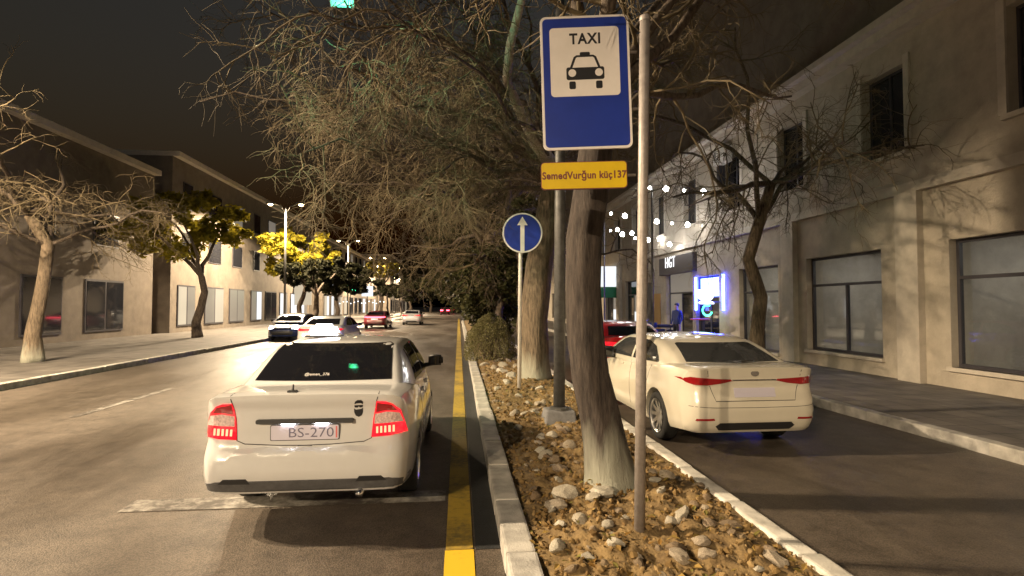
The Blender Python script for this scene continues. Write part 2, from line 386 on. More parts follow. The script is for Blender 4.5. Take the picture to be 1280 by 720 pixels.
def text(name, body, fr, cx, cy, w=None, h=None, depth=.002, c0=0., m=None, parent=None, bold=0., world=True, spacing=1., turned=()):
    cu = bpy.data.curves.new('t', 'FONT'); cu.body = body; cu.size = 1; cu.offset = bold; cu.extrude = .5; cu.space_character = spacing; cu.resolution_u = 3
    o = bpy.data.objects.new('t', cu); C.objects.link(o)
    dg = bpy.context.evaluated_depsgraph_get(); me = bpy.data.meshes.new_from_object(o.evaluated_get(dg))
    bpy.data.objects.remove(o); bpy.data.curves.remove(cu)
    co = np.array([v.co[:] for v in me.vertices]); lo, hi = co.min(0), co.max(0)
    sx = (w / (hi[0] - lo[0])) if w else None; sy = (h / (hi[1] - lo[1])) if h else None
    sx = sx or sy; sy = sy or sx
    for v in me.vertices:
        a = (v.co.x - (lo[0] + hi[0]) / 2) * sx + cx; b = (v.co.y - (lo[1] + hi[1]) / 2) * sy + cy
        v.co = fr.pt(a, b, c0 + (v.co.z + .5) * depth)
    if turned:
        bm = bmesh.new(); bm.from_mesh(me); bm.verts.ensure_lookup_table(); seen = set(); isl = []
        for v in bm.verts:
            if v.index in seen: continue
            st, g = [v], []; seen.add(v.index)
            while st:
                q = st.pop(); g.append(q)
                for e in q.link_edges:
                    w_ = e.other_vert(q)
                    if w_.index not in seen: seen.add(w_.index); st.append(w_)
            isl.append(g)
        isl.sort(key=lambda g: min((v.co - fr.o).dot(fr.r) for v in g))
        for i in turned:
            g = isl[i]; A = [(v.co - fr.o).dot(fr.r) for v in g]; B = [(v.co - fr.o).dot(fr.u) for v in g]
            ca, cb = max(A) + min(A), max(B) + min(B)
            for v, a, b in zip(g, A, B): v.co += fr.r * (ca - 2 * a) + fr.u * (cb - 2 * b)
        bm.to_mesh(me); bm.free()
    me.materials.clear(); me.name = name
    return link(name, me, m, parent, world)
def copy_tree(o, parent=None):
    c = o.copy(); C.objects.link(c); c.parent = parent
    for ch in list(o.children): copy_tree(ch, c)
    return c

# ================================================================== the large structure
LK0, LK1 = .315, .525          # kerb of the planted strip, road side
RK0, RK1 = 2.27, 2.42          # kerb of the planted strip, shop side
RW = 6.35                      # far edge of the shop-side road
FX = 10.0                      # facade
LW = -9.6                      # far kerb of the main road
def sheet(name, x0, y0, x1, y1, z, m, kind='structure'):
    return tag(MB().quad((x0, y0, z), (x1, y0, z), (x1, y1, z), (x0, y1, z)).build(name, m, fix=False), kind=kind)
sheet('ground', -400, -200, 400, 700, -.03, M['ground'])
sheet('road', LW, -60, LK0, 400, 0, M['asphalt'])
sheet('side_road', RK1, -60, RW, 400, 0, M['asphalt'])
def blk(name, x0, y0, x1, y1, z0, z1, m): return tag(MB().box((x0, y0, z0), (x1, y1, z1)).build(name, m), kind='structure')
blk('pavement_right', RW + .18, -60, FX + 2, 300, -.02, .13, M['pave'])
blk('pavement_left', -18, -60, LW - .2, 400, -.02, .13, M['pave'])
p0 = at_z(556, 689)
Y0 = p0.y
shade_strip = MB().quad((.13, Y0, .004), (LK0, Y0, .004), (LK0, 19, .004), (.13, 19, .004))  # dark sheet painting the taxi's shadow between line and kerb
tag(shade_strip.build('painted_shadow', M['asphalt_shade'], fix=False), kind='structure')
sheet('yellow_line_lit', -.095, -8, .115, Y0 - .002, .006, M['yellow'])  # lit stretch of the line, up to the shadow edge
sheet('yellow_line_worn_shaded', -.09, Y0, .11, 75, .008, M['yellow_shaded'])  # worn stretch with the taxi's shadow painted into its tone
a, b = at_z(350, 634), at_z(559, 613)
sheet('stop_line', -2.95, a.y, -.12, b.y, .005, M['white_line'])
lane = MB().quad((-.07, 0, 0), (.07, 0, 0), (.07, 3, 0), (-.07, 3, 0)).mesh('lane_dash', False)
for i in range(16):
    for x in (-3.0, -6.2):
        o = link('lane_dash', lane, M['white_line']); o.location = (x, 9.5 + i * 8, .005); tag(o, kind='structure')

# kerbs: one stone after the other
def kerb_row(name, x0, x1, ya, yb, L, z, m, bev=.02):
    root = tag(MB().box((x0 + .03, ya, -.05), (x1 - .03, yb, z - .05)).build(name, M['concrete']), kind='structure')
    me = MB().box((x0, 0, -.04), (x1, L - .008, z), bev).mesh('kerbstone')
    rnd = random.Random(5); y = ya
    while y < yb - .01:
        o = link('kerbstone', me, m, root); o.location = (rnd.uniform(-.006, .006), y, rnd.uniform(-.006, .006)); o.rotation_euler = (rnd.uniform(-.003, .003), 0, rnd.uniform(-.004, .004)); y += L
    return root
kerb_row('kerb_of_main_road', LK0, LK1, -2.3, 60, 1.0, .15, M['kerb'])
kerb_row('kerb_of_side_road', RK0, RK1, .5, 50, 1.0, .14, M['kerbw'])
kerb_row('kerb_of_shop_pavement', RW, RW + .18, 4, 60, 2.0, .15, M['kerb'])
kerb_row('kerb_of_far_pavement', LW - .2, LW, 2, 120, 2.0, .15, M['kerb'])

# planted strip: soil, clods, leaves, stones
def soil_z(x, y):
    e = min(x - LK1, RK0 - x); e = max(0, min(1, e / .35))
    n1 = noise.noise(V((x * 1.7, y * 1.7, 3))) * .05 + noise.noise(V((x * 6, y * 6, 8))) * .05 + noise.noise(V((x * 15, y * 15, 1))) * .032 + noise.noise(V((x * 31, y * 31, 5))) * .014
    return .105 + e * .05 + n1 * (.35 + .65 * e)
def soil_grid():
    xs = np.linspace(LK1 - .03, RK0 + .03, 72); ys = []
    y = -1.0
    while y < 60:
        ys.append(y); y += max(.026, (y - 4) * .008)
    mb = MB(); n = len(xs)
    for y in ys:
        for x in xs: mb.v.append((x, y, soil_z(x, y)))
    for j in range(len(ys) - 1):
        for i in range(n - 1): mb.f.append((j * n + i, j * n + i + 1, (j + 1) * n + i + 1, (j + 1) * n + i))
    return mb
soil = tag(soil_grid().build('soil_bed', M['soil'], smooth=True, fix=False), kind='structure')
def rock_mesh(seed, sub=2, flat=.7):
    bm = bmesh.new(); bmesh.ops.create_icosphere(bm, subdivisions=sub, radius=1)
    r = random.Random(seed); off = V((r.uniform(0, 50), r.uniform(0, 50), r.uniform(0, 50)))
    cuts = [(V((r.gauss(0, 1), r.gauss(0, 1), r.gauss(0, 1))).normalized(), r.uniform(.55, .85)) for _ in range(7)]
    for v in bm.verts:
        p = v.co.copy()
        for nrm, d in cuts:
            k = p.dot(nrm)
            if k > d: p -= nrm * (k - d) * .9
        p *= 1 + .22 * noise.noise(p * 1.8 + off)
        v.co = V((p.x, p.y, p.z * flat))
    me = bpy.data.meshes.new('stone'); bm.to_mesh(me); bm.free(); return me
rocks = [rock_mesh(k, 2 if k < 4 else 1) for k in range(10)]
rr = random.Random(11)
def stone(x, y, s, m, k=None):
    me = rocks[rr.randrange(4) if s > .055 else rr.randrange(4, 10)] if k is None else rocks[k]
    o = bpy.data.objects.new('stone', me); C.objects.link(o); o.parent = soil
    o.location = (x, y, soil_z(x, y) + s * .22); o.rotation_euler = (rr.uniform(-.5, .5), rr.uniform(-.5, .5), rr.uniform(0, 6.3))
    o.scale = (s * rr.uniform(.8, 1.25), s * rr.uniform(.75, 1.1), s * rr.uniform(.7, 1.05))
    if not me.materials: me.materials.append(None)
    o.material_slots[0].link = 'OBJECT'; o.material_slots[0].material = m
# pale stones where the photograph shows them (pixel, half width in pixels)
for u, v, w in ((682, 570, 9), (696, 603, 9), (710, 622, 17), (675, 566, 8), (751, 622, 15), (725, 650, 12), (740, 628, 12), (697, 686, 12), (690, 583, 8), (713, 563, 9),
                (627, 466, 7), (640, 472, 8), (634, 480, 7), (618, 463, 6), (606, 456, 6), (629, 459, 6), (645, 460, 6), (650, 497, 6), (622, 487, 6), (661, 505, 6), (668, 519, 7), (655, 521, 6),
                (690, 548, 8), (676, 545, 6), (700, 655, 8), (760, 660, 9), (735, 700, 9), (781, 650, 7), (838, 655, 9), (818, 605, 7), (708, 540, 6), (690, 640, 7), (672, 590, 6), (770, 690, 10), (826, 618, 7), (610, 449, 5), (622, 451, 5), (636, 452, 5), (646, 449, 5), (598, 447, 5)):
    p = at_z(u, v, .15); d = (p - CAM).length
    if LK1 < p.x < RK0: stone(p.x, p.y, w * d / F, M['palestone'])
n = 0
while n < 255:
    y = 1.6 + 12 * rr.random() ** 1.8; x = rr.uniform(LK1 + .05, RK0 - .06)
    if (x - 1.41) ** 2 + (y - 5.05) ** 2 < .1: continue
    stone(x, y, rr.choice((.028, .035, .045, .06, .08)) * rr.uniform(.8, 1.2), M['stone'] if rr.random() < .88 else M['palestone']); n += 1
def litter():
    cl, lf = MB(), MB(); r = random.Random(3)
    ico = bmesh.new(); bmesh.ops.create_icosphere(ico, subdivisions=1, radius=1); ico.verts.index_update()
    iv = [v.co.copy() for v in ico.verts]; jf = [[v.index for v in f.verts] for f in ico.faces]; ico.free()
    for k in range(6500):
        y = 1.5 + 14 * r.random() ** 1.9; x = r.uniform(LK1 + .01, RK0 - .01); s = r.choice((.006, .008, .010, .012, .014, .018, .022, .034))
        z = soil_z(x, y) + s * .3; rot = Matrix.Rotation(r.uniform(0, 6.3), 3, (r.random(), r.random(), r.random() + .1))
        q = [rot @ V((p.x * r.uniform(.45, 1.35), p.y * r.uniform(.5, 1.3), p.z * r.uniform(.4, 1))) * s for p in iv]
        cl.add([(x + p.x, y + p.y, z + p.z) for p in q], jf)
    for k in range(1900):
        y = 1.4 + 22 * r.random() ** 1.6; x = r.uniform(LK1 - .02, RK0 + .02); s = r.uniform(.014, .04); a = r.uniform(0, 6.3)
        z = soil_z(max(LK1, min(RK0, x)), y) + r.uniform(.006, .035); tl = r.uniform(-.5, .5); t2 = r.uniform(-.5, .5)
        c, d = math.cos(a), math.sin(a)
        P = [(-1, 0, 0), (-.2, .5, .3), (1, 0, .15), (-.1, -.5, .25)]
        lf.add([(x + (p[0] * c - p[1] * d) * s, y + (p[0] * d + p[1] * c) * s, z + (p[2] + p[0] * tl + p[1] * t2) * s) for p in P], [(0, 3, 2, 1)] if 0 else [(0, 1, 2), (0, 2, 3)])
    tag(cl.build('soil_crumbs', M['clod'], soil, fix=False), kind='stuff')
    tag(lf.build('leaf_litter', M['litter'], soil, fix=False), kind='stuff')
litter()

# ================================================================== trees
def branch_path(p0, d, L, nseg, wander, droop, rnd):
    pts = [p0.copy()]; d = d.normalized()
    for i in range(nseg):
        d = (d + V((rnd.gauss(0, wander), rnd.gauss(0, wander), rnd.gauss(0, wander) + droop))).normalized()
        pts.append(pts[-1] + d * (L / nseg))
    return pts
def taper(r0, r1, n): return [r0 + (r1 - r0) * i / (n - 1) for i in range(n)]
def twigs(mb, path, rnd, lev, L, r, droop, dens):
    """side shoots along a path, recursively"""
    n = max(2, int(dens[lev] * rnd.uniform(.75, 1.25)))
    for k in range(n):
        t = rnd.uniform(.18, 1.0); f = t * (len(path) - 1); i = min(int(f), len(path) - 2); fr = f - i
        p = path[i].lerp(path[i + 1], fr); d0 = (path[i + 1] - path[i]).normalized()
        side = V((rnd.gauss(0, 1), rnd.gauss(0, 1), rnd.gauss(0, .7))); side = (side - d0 * side.dot(d0))
        if side.length < .01: continue
        d = d0 * rnd.uniform(.3, .9) + side.normalized() * rnd.uniform(.6, 1.1)
        l = L * rnd.uniform(.55, 1.2) * (1.15 - .45 * t); ns = 6 if lev == 0 else (5 if lev == 1 else 4)
        q = branch_path(p, d, l, ns, .2 if lev == 0 else .27, droop * (1 + lev), rnd)
        mb.tube(q, taper(r, r * .45, len(q)), 4 if lev == 0 else 3, cap=False)
        if lev + 1 < len(dens): twigs(mb, q, rnd, lev + 1, L * .52, max(r * .5, .0042), droop, dens)
def wide_limb(mb, p0, tgt, r0, rnd, arch=.15, nseg=9):
    p0, tgt = V(p0), V(tgt); L = (tgt - p0).length; pts = []
    o = V((rnd.uniform(0, 40), rnd.uniform(0, 40), rnd.uniform(0, 40)))
    for i in range(nseg + 1):
        t = i / nseg; p = p0.lerp(tgt, t); p.z += arch * L * math.sin(math.pi * t)
        p += V((noise.noise(o + p * .9), noise.noise(o + p * .9 + V((9, 0, 0))), noise.noise(o + p * .9 + V((0, 9, 0))))) * .16 * min(1, 4 * t) * L ** .5
        pts.append(p)
    mb.tube(pts, taper(r0, r0 * .28, len(pts)), 7, cap=False); return pts
def rough_trunk(mb, pts, rad, n=14, seed=0, flare=0.):
    """trunk with bark ribs: tube with angular noise"""
    base = len(mb.v); P = []
    for i in range(len(pts) - 1):
        for k in range(4): P.append((pts[i].lerp(pts[i + 1], k / 4), rad[i] + (rad[i + 1] - rad[i]) * k / 4))
    P.append((pts[-1], rad[-1]))
    mb.tube([p for p, r in P], [r for p, r in P], n)
    for i, (p, r) in enumerate(P):
        for k in range(n):
            j = base + i * n + k; q = V(mb.v[j]); dd = (q - p); a = 2 * math.pi * k / n
            f = 1 + .10 * noise.noise(V((math.cos(a) * 1.6 + seed, math.sin(a) * 1.6, p.z * .5))) + .07 * noise.noise(V((math.cos(a) * 5, math.sin(a) * 5 + seed, p.z * 1.6)))
            f += flare * max(0, 1 - i / 4) * (.6 + .6 * math.sin(a * 3 + seed))
            mb.v[j] = tuple(p + dd * f)
TW_DENS = (9, 7, 6)
def bare_tree(name, label, base, tr_pts, tr_rad, limbs, seed, bark, dens=TW_DENS, twig_len=1.5, group=None, droop=-.035, flare=.25):
    rnd = random.Random(seed); t = empty(name, base, 0, label, 'tree', group)
    mb = MB(); rough_trunk(mb, tr_pts, tr_rad, 20, seed, flare); mb.build('trunk', bark, t, world=True, smooth=True)
    cr = MB()
    for p0, tgt, r0 in limbs:
        lb = MB(); path = wide_limb(lb, p0, tgt, r0, rnd, rnd.uniform(-.02, .16)); lb.build('limb', M['bark'], t, world=True, smooth=True)
        twigs(cr, path, rnd, 0, twig_len, max(.012, r0 * .3), droop, dens)
    cr.build('crown', M['twig'], t, world=True, fix=False, smooth=True)
    return t
def px_path(lst, y): 
    P = [at_y(u, v, y) for u, v, w in lst]; return P, [w * y / F for u, v, w in lst]
# the near leaning tree
T1 = [(765, 612, 37), (762, 590, 33), (757, 560, 29), (750, 520, 26), (738, 470, 24.5), (732, 420, 23), (729, 360, 22), (730, 300, 22), (738, 250, 22), (744, 200, 22), (748, 150, 21), (750, 105, 19)]
P1, W1 = px_path(T1, 5.05)
top1 = P1[-1]
bare_tree('leaning_tree', 'thick leaning tree trunk with limewashed foot rising behind the taxi sign', (P1[0].x, P1[0].y, .1), P1, W1,
          [(P1[-1] - V((.02, 0, .1)), at_y(868, -30, 5.6), .085), (P1[-1] - V((.02, 0, .1)), at_y(700, -120, 6.5), .10), (P1[-2], at_y(985, 110, 7.4), .055),
           (P1[-1] - V((0, 0, .05)), at_y(760, -230, 4.2), .09), (P1[-2], at_y(1060, -40, 7.0), .06), (P1[-1], at_y(905, 30, 8.5), .05), (P1[-1], at_y(850, 90, 9.5), .045)], 4, M['barkw'], (7, 6, 5), 1.3)
# second tree of the strip, with the pale limb left of the sign
T2 = [(669, 474, 21), (668, 455, 19.5), (667, 400, 18), (674, 330, 17), (685, 275, 16), (691, 235, 14), (688, 205, 11)]
P2, W2 = px_path(T2, 12.3)
lim = [at_y(u, v, 12.3 - .7 * i) for i, (u, v) in enumerate(((688, 205), (672, 180), (650, 140), (633, 100), (638, 55), (652, 0), (664, -60), (668, -130)))]
t2 = bare_tree('spreading_tree', 'broad bare tree with twisting pale limb behind the round arrow sign', (P2[0].x, P2[0].y, .1), P2, W2,
          [(P2[-1], at_y(420, 150, 10.5), .07), (P2[-1], at_y(470, 60, 12.5), .075), (P2[-2], at_y(400, 232, 12.0), .06), (P2[-1], at_y(560, 20, 9.5), .06), (P2[-2], at_y(520, 215, 10.0), .05),
           (P2[-1], at_y(800, -60, 13.5), .10), (P2[-1], at_y(860, 60, 12.5), .07), (P2[-1], at_y(590, -140, 15), .08), (P2[-1], at_y(330, 20, 13), .06), (P2[-2], at_y(560, 130, 14), .05), (P2[-1], at_y(250, 120, 14), .05), (P2[-1], at_y(450, -30, 9.5), .06), (P2[-1], at_y(390, 70, 9.0), .06), (P2[-2], at_y(380, 190, 9.5), .05), (P2[-1], at_y(520, -60, 12), .06), (P2[-2], at_y(480, 270, 14), .045), (P2[-1], at_y(640, -40, 10.5), .05), (P2[-1], at_y(400, 10, 6.6), .05), (P2[-1], at_y(480, 30, 6.4), .05)],
          21, M['barkw2'], (12, 9, 7), 1.9, droop=-.05, flare=.06)
mb = MB(); mb.tube(lim, [.18, .145, .11, .09, .08, .065, .05, .035], 10); mb.build('limb', M['barkp'], t2, world=True, smooth=True)
# more bare trees along the strip and on the shop pavement
def std_tree(name, label, x, y, h, r, spread, seed, group, bark='barkw2', dens=(9, 7, 5), nl=9, tl=1.9, bias=0.):
    rnd = random.Random(seed); P = [V((x + rnd.uniform(-.12, .12) * k, y, .08 + h * k / 5)) for k in range(6)]
    Wd = [r * 1.25, r, r * .92, r * .85, r * .8, r * .7]
    L = []
    for k in range(nl):
        a = 2 * math.pi * (k + rnd.uniform(-.3, .3)) / nl; s = spread * rnd.uniform(.6, 1.1)
        L.append((P[-1] if k % 3 else P[-2], (x + s * math.cos(a) + bias, y + s * math.sin(a), h + rnd.uniform(-.3, 1.0) * spread * .75), r * rnd.uniform(.3, .45)))
    return bare_tree(name, label, (x, y, .08), P, Wd, L, seed, M[bark], dens, tl, group, droop=-.045)
std_tree('bare_tree', 'bare street tree in the strip beyond the clipped bush', 1.5, 19.0, 4.2, .22, 6.2, 31, None, bias=-1.4, nl=12, tl=2.2)
std_tree('bare_tree', 'bare street tree far along the strip among evergreens', 1.4, 27.0, 5.4, .22, 7.0, 32, None, bias=-1.8, nl=13, tl=2.6)
std_tree('bare_tree', 'bare tree on the shop pavement by the string lights', 7.4, 13.0, 4.8, .17, 4.2, 33, None, dens=(8, 6, 5))
std_tree('bare_tree', 'bare tree overhanging the far side of the main road', -12.6, 17.5, 4.4, .2, 4.2, 34, None, dens=(8, 6, 5))

def leaf_cloud(mb, centers, n, size, rnd, flat=.8):
    for c, rad in centers:
        for k in range(n):
            d = V((rnd.gauss(0, 1), rnd.gauss(0, 1), rnd.gauss(0, 1))).normalized() * rad * (rnd.random() ** .45)
            p = V(c) + V((d.x, d.y, d.z * flat)); s = size * rnd.uniform(.6, 1.35)
            a = V((rnd.gauss(0, 1), rnd.gauss(0, 1), rnd.gauss(0, .6))).normalized(); b = a.cross(V((rnd.gauss(0, 1), rnd.gauss(0, 1), rnd.gauss(0, 1)))).normalized()
            mb.add([p - a * s, p + b * s * .45, p + a * s, p - b * s * .45], [(0, 1, 2), (0, 2, 3)])
def leafy_tree(name, label, x, y, trunk_h, r, crown, nclump, nleaf, size, seed, m, group=None, z0=.1, limbs=4, bark='bark', cat='tree'):
    """crown = (half x, half y, z bottom, z top, centre x, centre y)"""
    rnd = random.Random(seed); t = empty(name, (x, y, z0), 0, label, cat, group)
    hx, hy, zb, zt, cx, cy = crown
    mb = MB(); P = [V((x + rnd.uniform(-.1, .1) * k, y + rnd.uniform(-.1, .1) * k, z0 + trunk_h * k / 4)) for k in range(5)]
    rough_trunk(mb, P, [r * 1.3, r, r * .9, r * .8, r * .7], 10, seed)
    for k in range(limbs):
        a = 6.28 * (k + rnd.random() * .6) / limbs; tgt = V((cx + hx * .6 * math.cos(a), cy + hy * .6 * math.sin(a), zb + (zt - zb) * rnd.uniform(.4, .7)))
        wide_limb(mb, P[-1], tgt, r * .55, rnd, .05, 6)
    mb.build('trunk', M[bark], t, world=True, smooth=True)
    cs = []
    for k in range(nclump):
        d = V((rnd.gauss(0, 1), rnd.gauss(0, 1), rnd.gauss(0, 1))).normalized() * (rnd.random() ** .33)
        zz = (zb + zt) / 2 + d.z * (zt - zb) / 2
        cs.append(((cx + d.x * hx, cy + d.y * hy, zz), min(hx, (zt - zb) / 2) * rnd.uniform(.16, .34)))
    lc = MB(); leaf_cloud(lc, cs, nleaf, size, rnd); lc.build('crown', m, t, world=True, fix=False)
    return t
# evergreens of the strip
leafy_tree('evergreen_tree', 'dark evergreen tree just behind the clipped bush', 1.3, 18.2, 2.0, .15, (1.35, 1.6, .7, 4.6, 1.25, 18.4), 70, 110, .10, 41, M['evergreen'])
leafy_tree('evergreen_tree', 'tall olive evergreen leaning over the main road', 1.1, 24, 3.0, .2, (2.3, 2.2, 1.4, 8.2, .6, 24), 90, 110, .13, 42, M['evergreen'])
leafy_tree('evergreen_tree', 'dense evergreen mass at the far end of the strip', 1.3, 33, 3.0, .22, (2.9, 3.4, 1.3, 9.5, .8, 33), 90, 90, .17, 43, M['evergreen'])
leafy_tree('evergreen_tree', 'evergreen tree closing the strip in the dark distance', 1.3, 46, 3.0, .24, (2.6, 3.6, 1.2, 10.5, 1.2, 46), 80, 80, .2, 44, M['evergreen'])
leafy_tree('evergreen_tree', 'evergreen tree beside the trunk with the pale limb', 1.9, 15.5, 2.2, .13, (.8, 1.0, 2.0, 5.2, 2.0, 16.2), 40, 90, .09, 45, M['evergreen'])
# clipped round bush
def bush():
    c = at_z(614, 453, .14); t = empty('clipped_bush', (c.x, c.y + .75, .1), 0, 'round clipped bush at the end of the stony bed', 'bush')
    rnd = random.Random(8); lc = MB(); st = MB()
    for k in range(15000):
        d = V((rnd.gauss(0, 1), rnd.gauss(0, 1), abs(rnd.gauss(0, 1)))).normalized()
        rad = .72 * (1 - .22 * rnd.random() ** 2) * (1 + .10 * noise.noise(d * 2.2) + .05 * noise.noise(d * 6))
        h = 1.28 if d.z > 0 else .5
        p = V((d.x * rad * 1.08, d.y * rad, d.z ** .75 * rad * h / .72 * 1.05 + .02)); s = rnd.uniform(.014, .034)
        a = V((rnd.gauss(0, 1), rnd.gauss(0, 1), rnd.gauss(0, 1))).normalized(); b = a.cross(V((rnd.gauss(0, 1), rnd.gauss(0, 1), rnd.gauss(0, 1)))).normalized()
        lc.add([p - a * s, p + b * s * .5, p + a * s, p - b * s * .5], [(0, 1, 2), (0, 2, 3)])
    lc.build('crown', M['hedge'], t, fix=False)
    for k in range(26):
        a = rnd.uniform(0, 6.3); r = rnd.uniform(.1, .6)
        st.tube([(.15 * math.cos(a), .15 * math.sin(a), 0), (r * .6 * math.cos(a), r * .6 * math.sin(a), .45), (r * math.cos(a), r * math.sin(a), 1.0)], [.018, .012, .006], 5)
    st.build('stem', M['bark'], t)
bush()
# broad trees of the far pavement: glowing crowns next to the street lamps, dark ones below; glow and shade are in the leaf colour
LX = -12.3
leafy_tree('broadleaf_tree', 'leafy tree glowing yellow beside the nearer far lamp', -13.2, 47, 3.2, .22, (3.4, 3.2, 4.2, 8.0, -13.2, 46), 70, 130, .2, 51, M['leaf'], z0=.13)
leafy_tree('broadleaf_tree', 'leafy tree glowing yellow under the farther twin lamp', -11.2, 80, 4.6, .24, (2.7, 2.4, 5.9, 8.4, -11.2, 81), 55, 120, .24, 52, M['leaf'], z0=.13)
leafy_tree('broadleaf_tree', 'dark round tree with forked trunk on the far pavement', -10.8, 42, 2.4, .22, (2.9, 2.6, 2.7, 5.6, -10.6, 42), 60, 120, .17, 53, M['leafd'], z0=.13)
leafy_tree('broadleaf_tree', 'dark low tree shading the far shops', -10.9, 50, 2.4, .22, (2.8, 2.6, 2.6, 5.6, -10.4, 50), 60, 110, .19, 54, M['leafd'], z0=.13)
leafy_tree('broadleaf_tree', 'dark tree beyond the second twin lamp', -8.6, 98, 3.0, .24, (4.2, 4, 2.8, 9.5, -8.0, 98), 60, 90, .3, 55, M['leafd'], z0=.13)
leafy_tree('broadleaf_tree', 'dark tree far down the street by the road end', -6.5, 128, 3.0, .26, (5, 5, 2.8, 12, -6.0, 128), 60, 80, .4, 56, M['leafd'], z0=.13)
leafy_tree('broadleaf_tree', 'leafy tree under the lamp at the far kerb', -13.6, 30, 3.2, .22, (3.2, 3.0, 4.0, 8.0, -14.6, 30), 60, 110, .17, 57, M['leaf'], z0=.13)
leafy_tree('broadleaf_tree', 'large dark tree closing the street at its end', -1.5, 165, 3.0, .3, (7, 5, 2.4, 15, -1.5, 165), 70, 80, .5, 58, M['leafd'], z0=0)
for k, (x, y) in enumerate(((-9.2, 70), (-8.9, 76), (-8.5, 88), (-8.0, 104))):   # limewashed trunks under the dark crowns
    leafy_tree('street_tree', ['slim limewashed tree before the glowing crown', 'slim limewashed tree past the dark sedan', 'slim limewashed tree beyond the white sedan', 'slim limewashed tree near the road end'][k],
               LW - .6 + k * .5, y, 2.8, .14, (1.5, 1.5, 3.0, 5.0, LW - .6 + k * .5, y), 22, 70, .25, 60 + k, M['leafd'], z0=.13, bark='barkw')

# ================================================================== street lamps (lit)
def lamp_post(y, label, first=None):
    if first is None:
        t = empty('street_lamp', (LX, y, .13), 0, label, 'street lamp', 'twin street lamps along the far pavement')
        mb = MB(); mb.tube([(0, 0, 0), (0, 0, .6)], [.14, .12], 12); mb.tube([(0, 0, .6), (0, 0, 8.7)], [.085, .055], 10); mb.build('pole', M['darkpost'], t, smooth=True)
        for s in (-1, 1):
            mb = MB(); mb.tube([(0, 0, 8.2), (s * .3, 0, 8.75), (s * .75, 0, 8.9)], [.04, .035, .03], 8); mb.build('arm', M['darkpost'], t, smooth=True)
            h = MB().box((min(s * .7, s * 1.35), -.13, 8.88), (max(s * .7, s * 1.35), .13, 9.02), .04).build('lamp_head', M['darkpost'], t)
            l = MB(); l.lathe([(0, -.09), (.08, -.08), (.14, -.045), (.16, 0), (0, 0)], (s * 1.06, 0, 8.885), n=20); l.build('lens', M['sodium'], h, smooth=True)
        return t
    c = copy_tree(first); c.location.y = y; c['label'] = label; return c
lamp_ys = [40, 62, 84, 7, -15, 106, 130]
lab = ['twin street lamp overhanging the dark round tree', 'twin lamp showing above the glowing yellow crown', 'twin lamp standing over the small glowing crown', 'twin street lamp across the road abreast of the white saloon taxi',
       'twin street lamp across the road short of the stop line', 'twin lamp dim in the trees far down the street', 'twin lamp farthest down the street']
lp = None
for y, L in zip(lamp_ys, lab):
    o = lamp_post(y, L, lp)
    if lp: continue            # copies bring their lights along
    lp = o
    for s in (-1, 1):
        d = bpy.data.lights.new('lamp_light', 'SPOT'); d.energy = LAMP_W; d.color = LAMP_COL; d.spot_size = R(165); d.spot_blend = .18; d.shadow_soft_size = .12
        b = bpy.data.objects.new('lamp_light', d); C.objects.link(b); b.parent = o; b.location = (s * 1.06, 0, 8.74)

# ================================================================== signs and posts
# bare grey pole with the taxi sign bracketed to it
pb, pt = at_z(799, 670, .12), at_y(806, 22, at_z(799, 670, .12).y)
pole = empty('grey_pole', pb, 0, 'tall bare grey pole standing in the stony bed', 'pole')
mb = MB(); mb.tube([pb - V((0, 0, .1)), pb.lerp(pt, .35), pb.lerp(pt, .7), pt], [.040, .039, .038, .038], 20); mb.build('shaft', M['galv'], pole, world=True, smooth=True)
mb = MB(); mb.lathe([(0, .012), (.036, .012), (.041, .004), (.041, -.03)], pt, n=20); mb.build('end_cap', M['galv'], pole, world=True, smooth=True)
SY = 4.10
PX = SY / F * 1.004
def sign_frame(u, v, y, yaw, roll):
    o = at_y(u, v, y); r = V((math.cos(R(yaw)), math.sin(R(yaw)), 0)); u_ = V((0, 0, 1))
    q = Matrix.Rotation(R(-roll), 3, r.cross(u_)); r2 = Matrix.Rotation(R(roll), 3, V((0, -1, 0))) @ r
    return Frame(o, r2, u_)
fr = sign_frame(732.5, 102.5, SY, -7, -0)
rl = math.tan(R(1.6)); fr = Frame(fr.o, fr.r + V((0, 0, rl)), (0, 0, 1))
HW, HH = .345, .525
ts = empty('taxi_sign', fr.o - V((0, 0, HH)), 0, 'blue and white TAXI stand sign with car symbol above yellow plate', 'sign')
MB().prism(rrect(-HW, -HH, HW, HH, .045), fr, -.022, 0).build('panel', M['signw'], ts, True)
MB().prism(rrect(-HW + .018, -HH + .018, HW - .018, HH - .018, .034), fr, .0, .002).build('blue_field', M['signb'], ts, True)
k = .69 / 115
def sl(u): return (u - 732.5) * k
def sv(v): return (102.5 - v) * k
wp = MB().prism(rrect(sl(687), sv(121), sl(776.5), sv(30.5), .03), fr, .002, .004).build('white_square', M['signw'], ts, True)
text('lettering', 'TAXI', fr, sl(732.5), sv(45.5), w=40 * k, h=14.5 * k, depth=.0015, c0=.004, m=M['signk'], parent=ts, bold=.03, spacing=1.12)
MB().prism(rrect(sl(707.5), sv(99.5), sl(756.5), sv(83), .016), fr, .004, .0055).build('symbol_body', M['signk'], ts, True)
MB().prism([(sl(712), sv(84)), (sl(752), sv(84)), (sl(746.5), sv(69.5)), (sl(743), sv(67.3)), (sl(721), sv(67.3)), (sl(717.5), sv(69.5))], fr, .004, .0052).build('symbol_cabin', M['signk'], ts, True)
MB().prism([(sl(715.5), sv(83.5)), (sl(748.5), sv(83.5)), (sl(743.8), sv(71.2)), (sl(742), sv(70)), (sl(722), sv(70)), (sl(720.2), sv(71.2))], fr, .0052, .0062).build('symbol_window', M['signw'], ts, True)
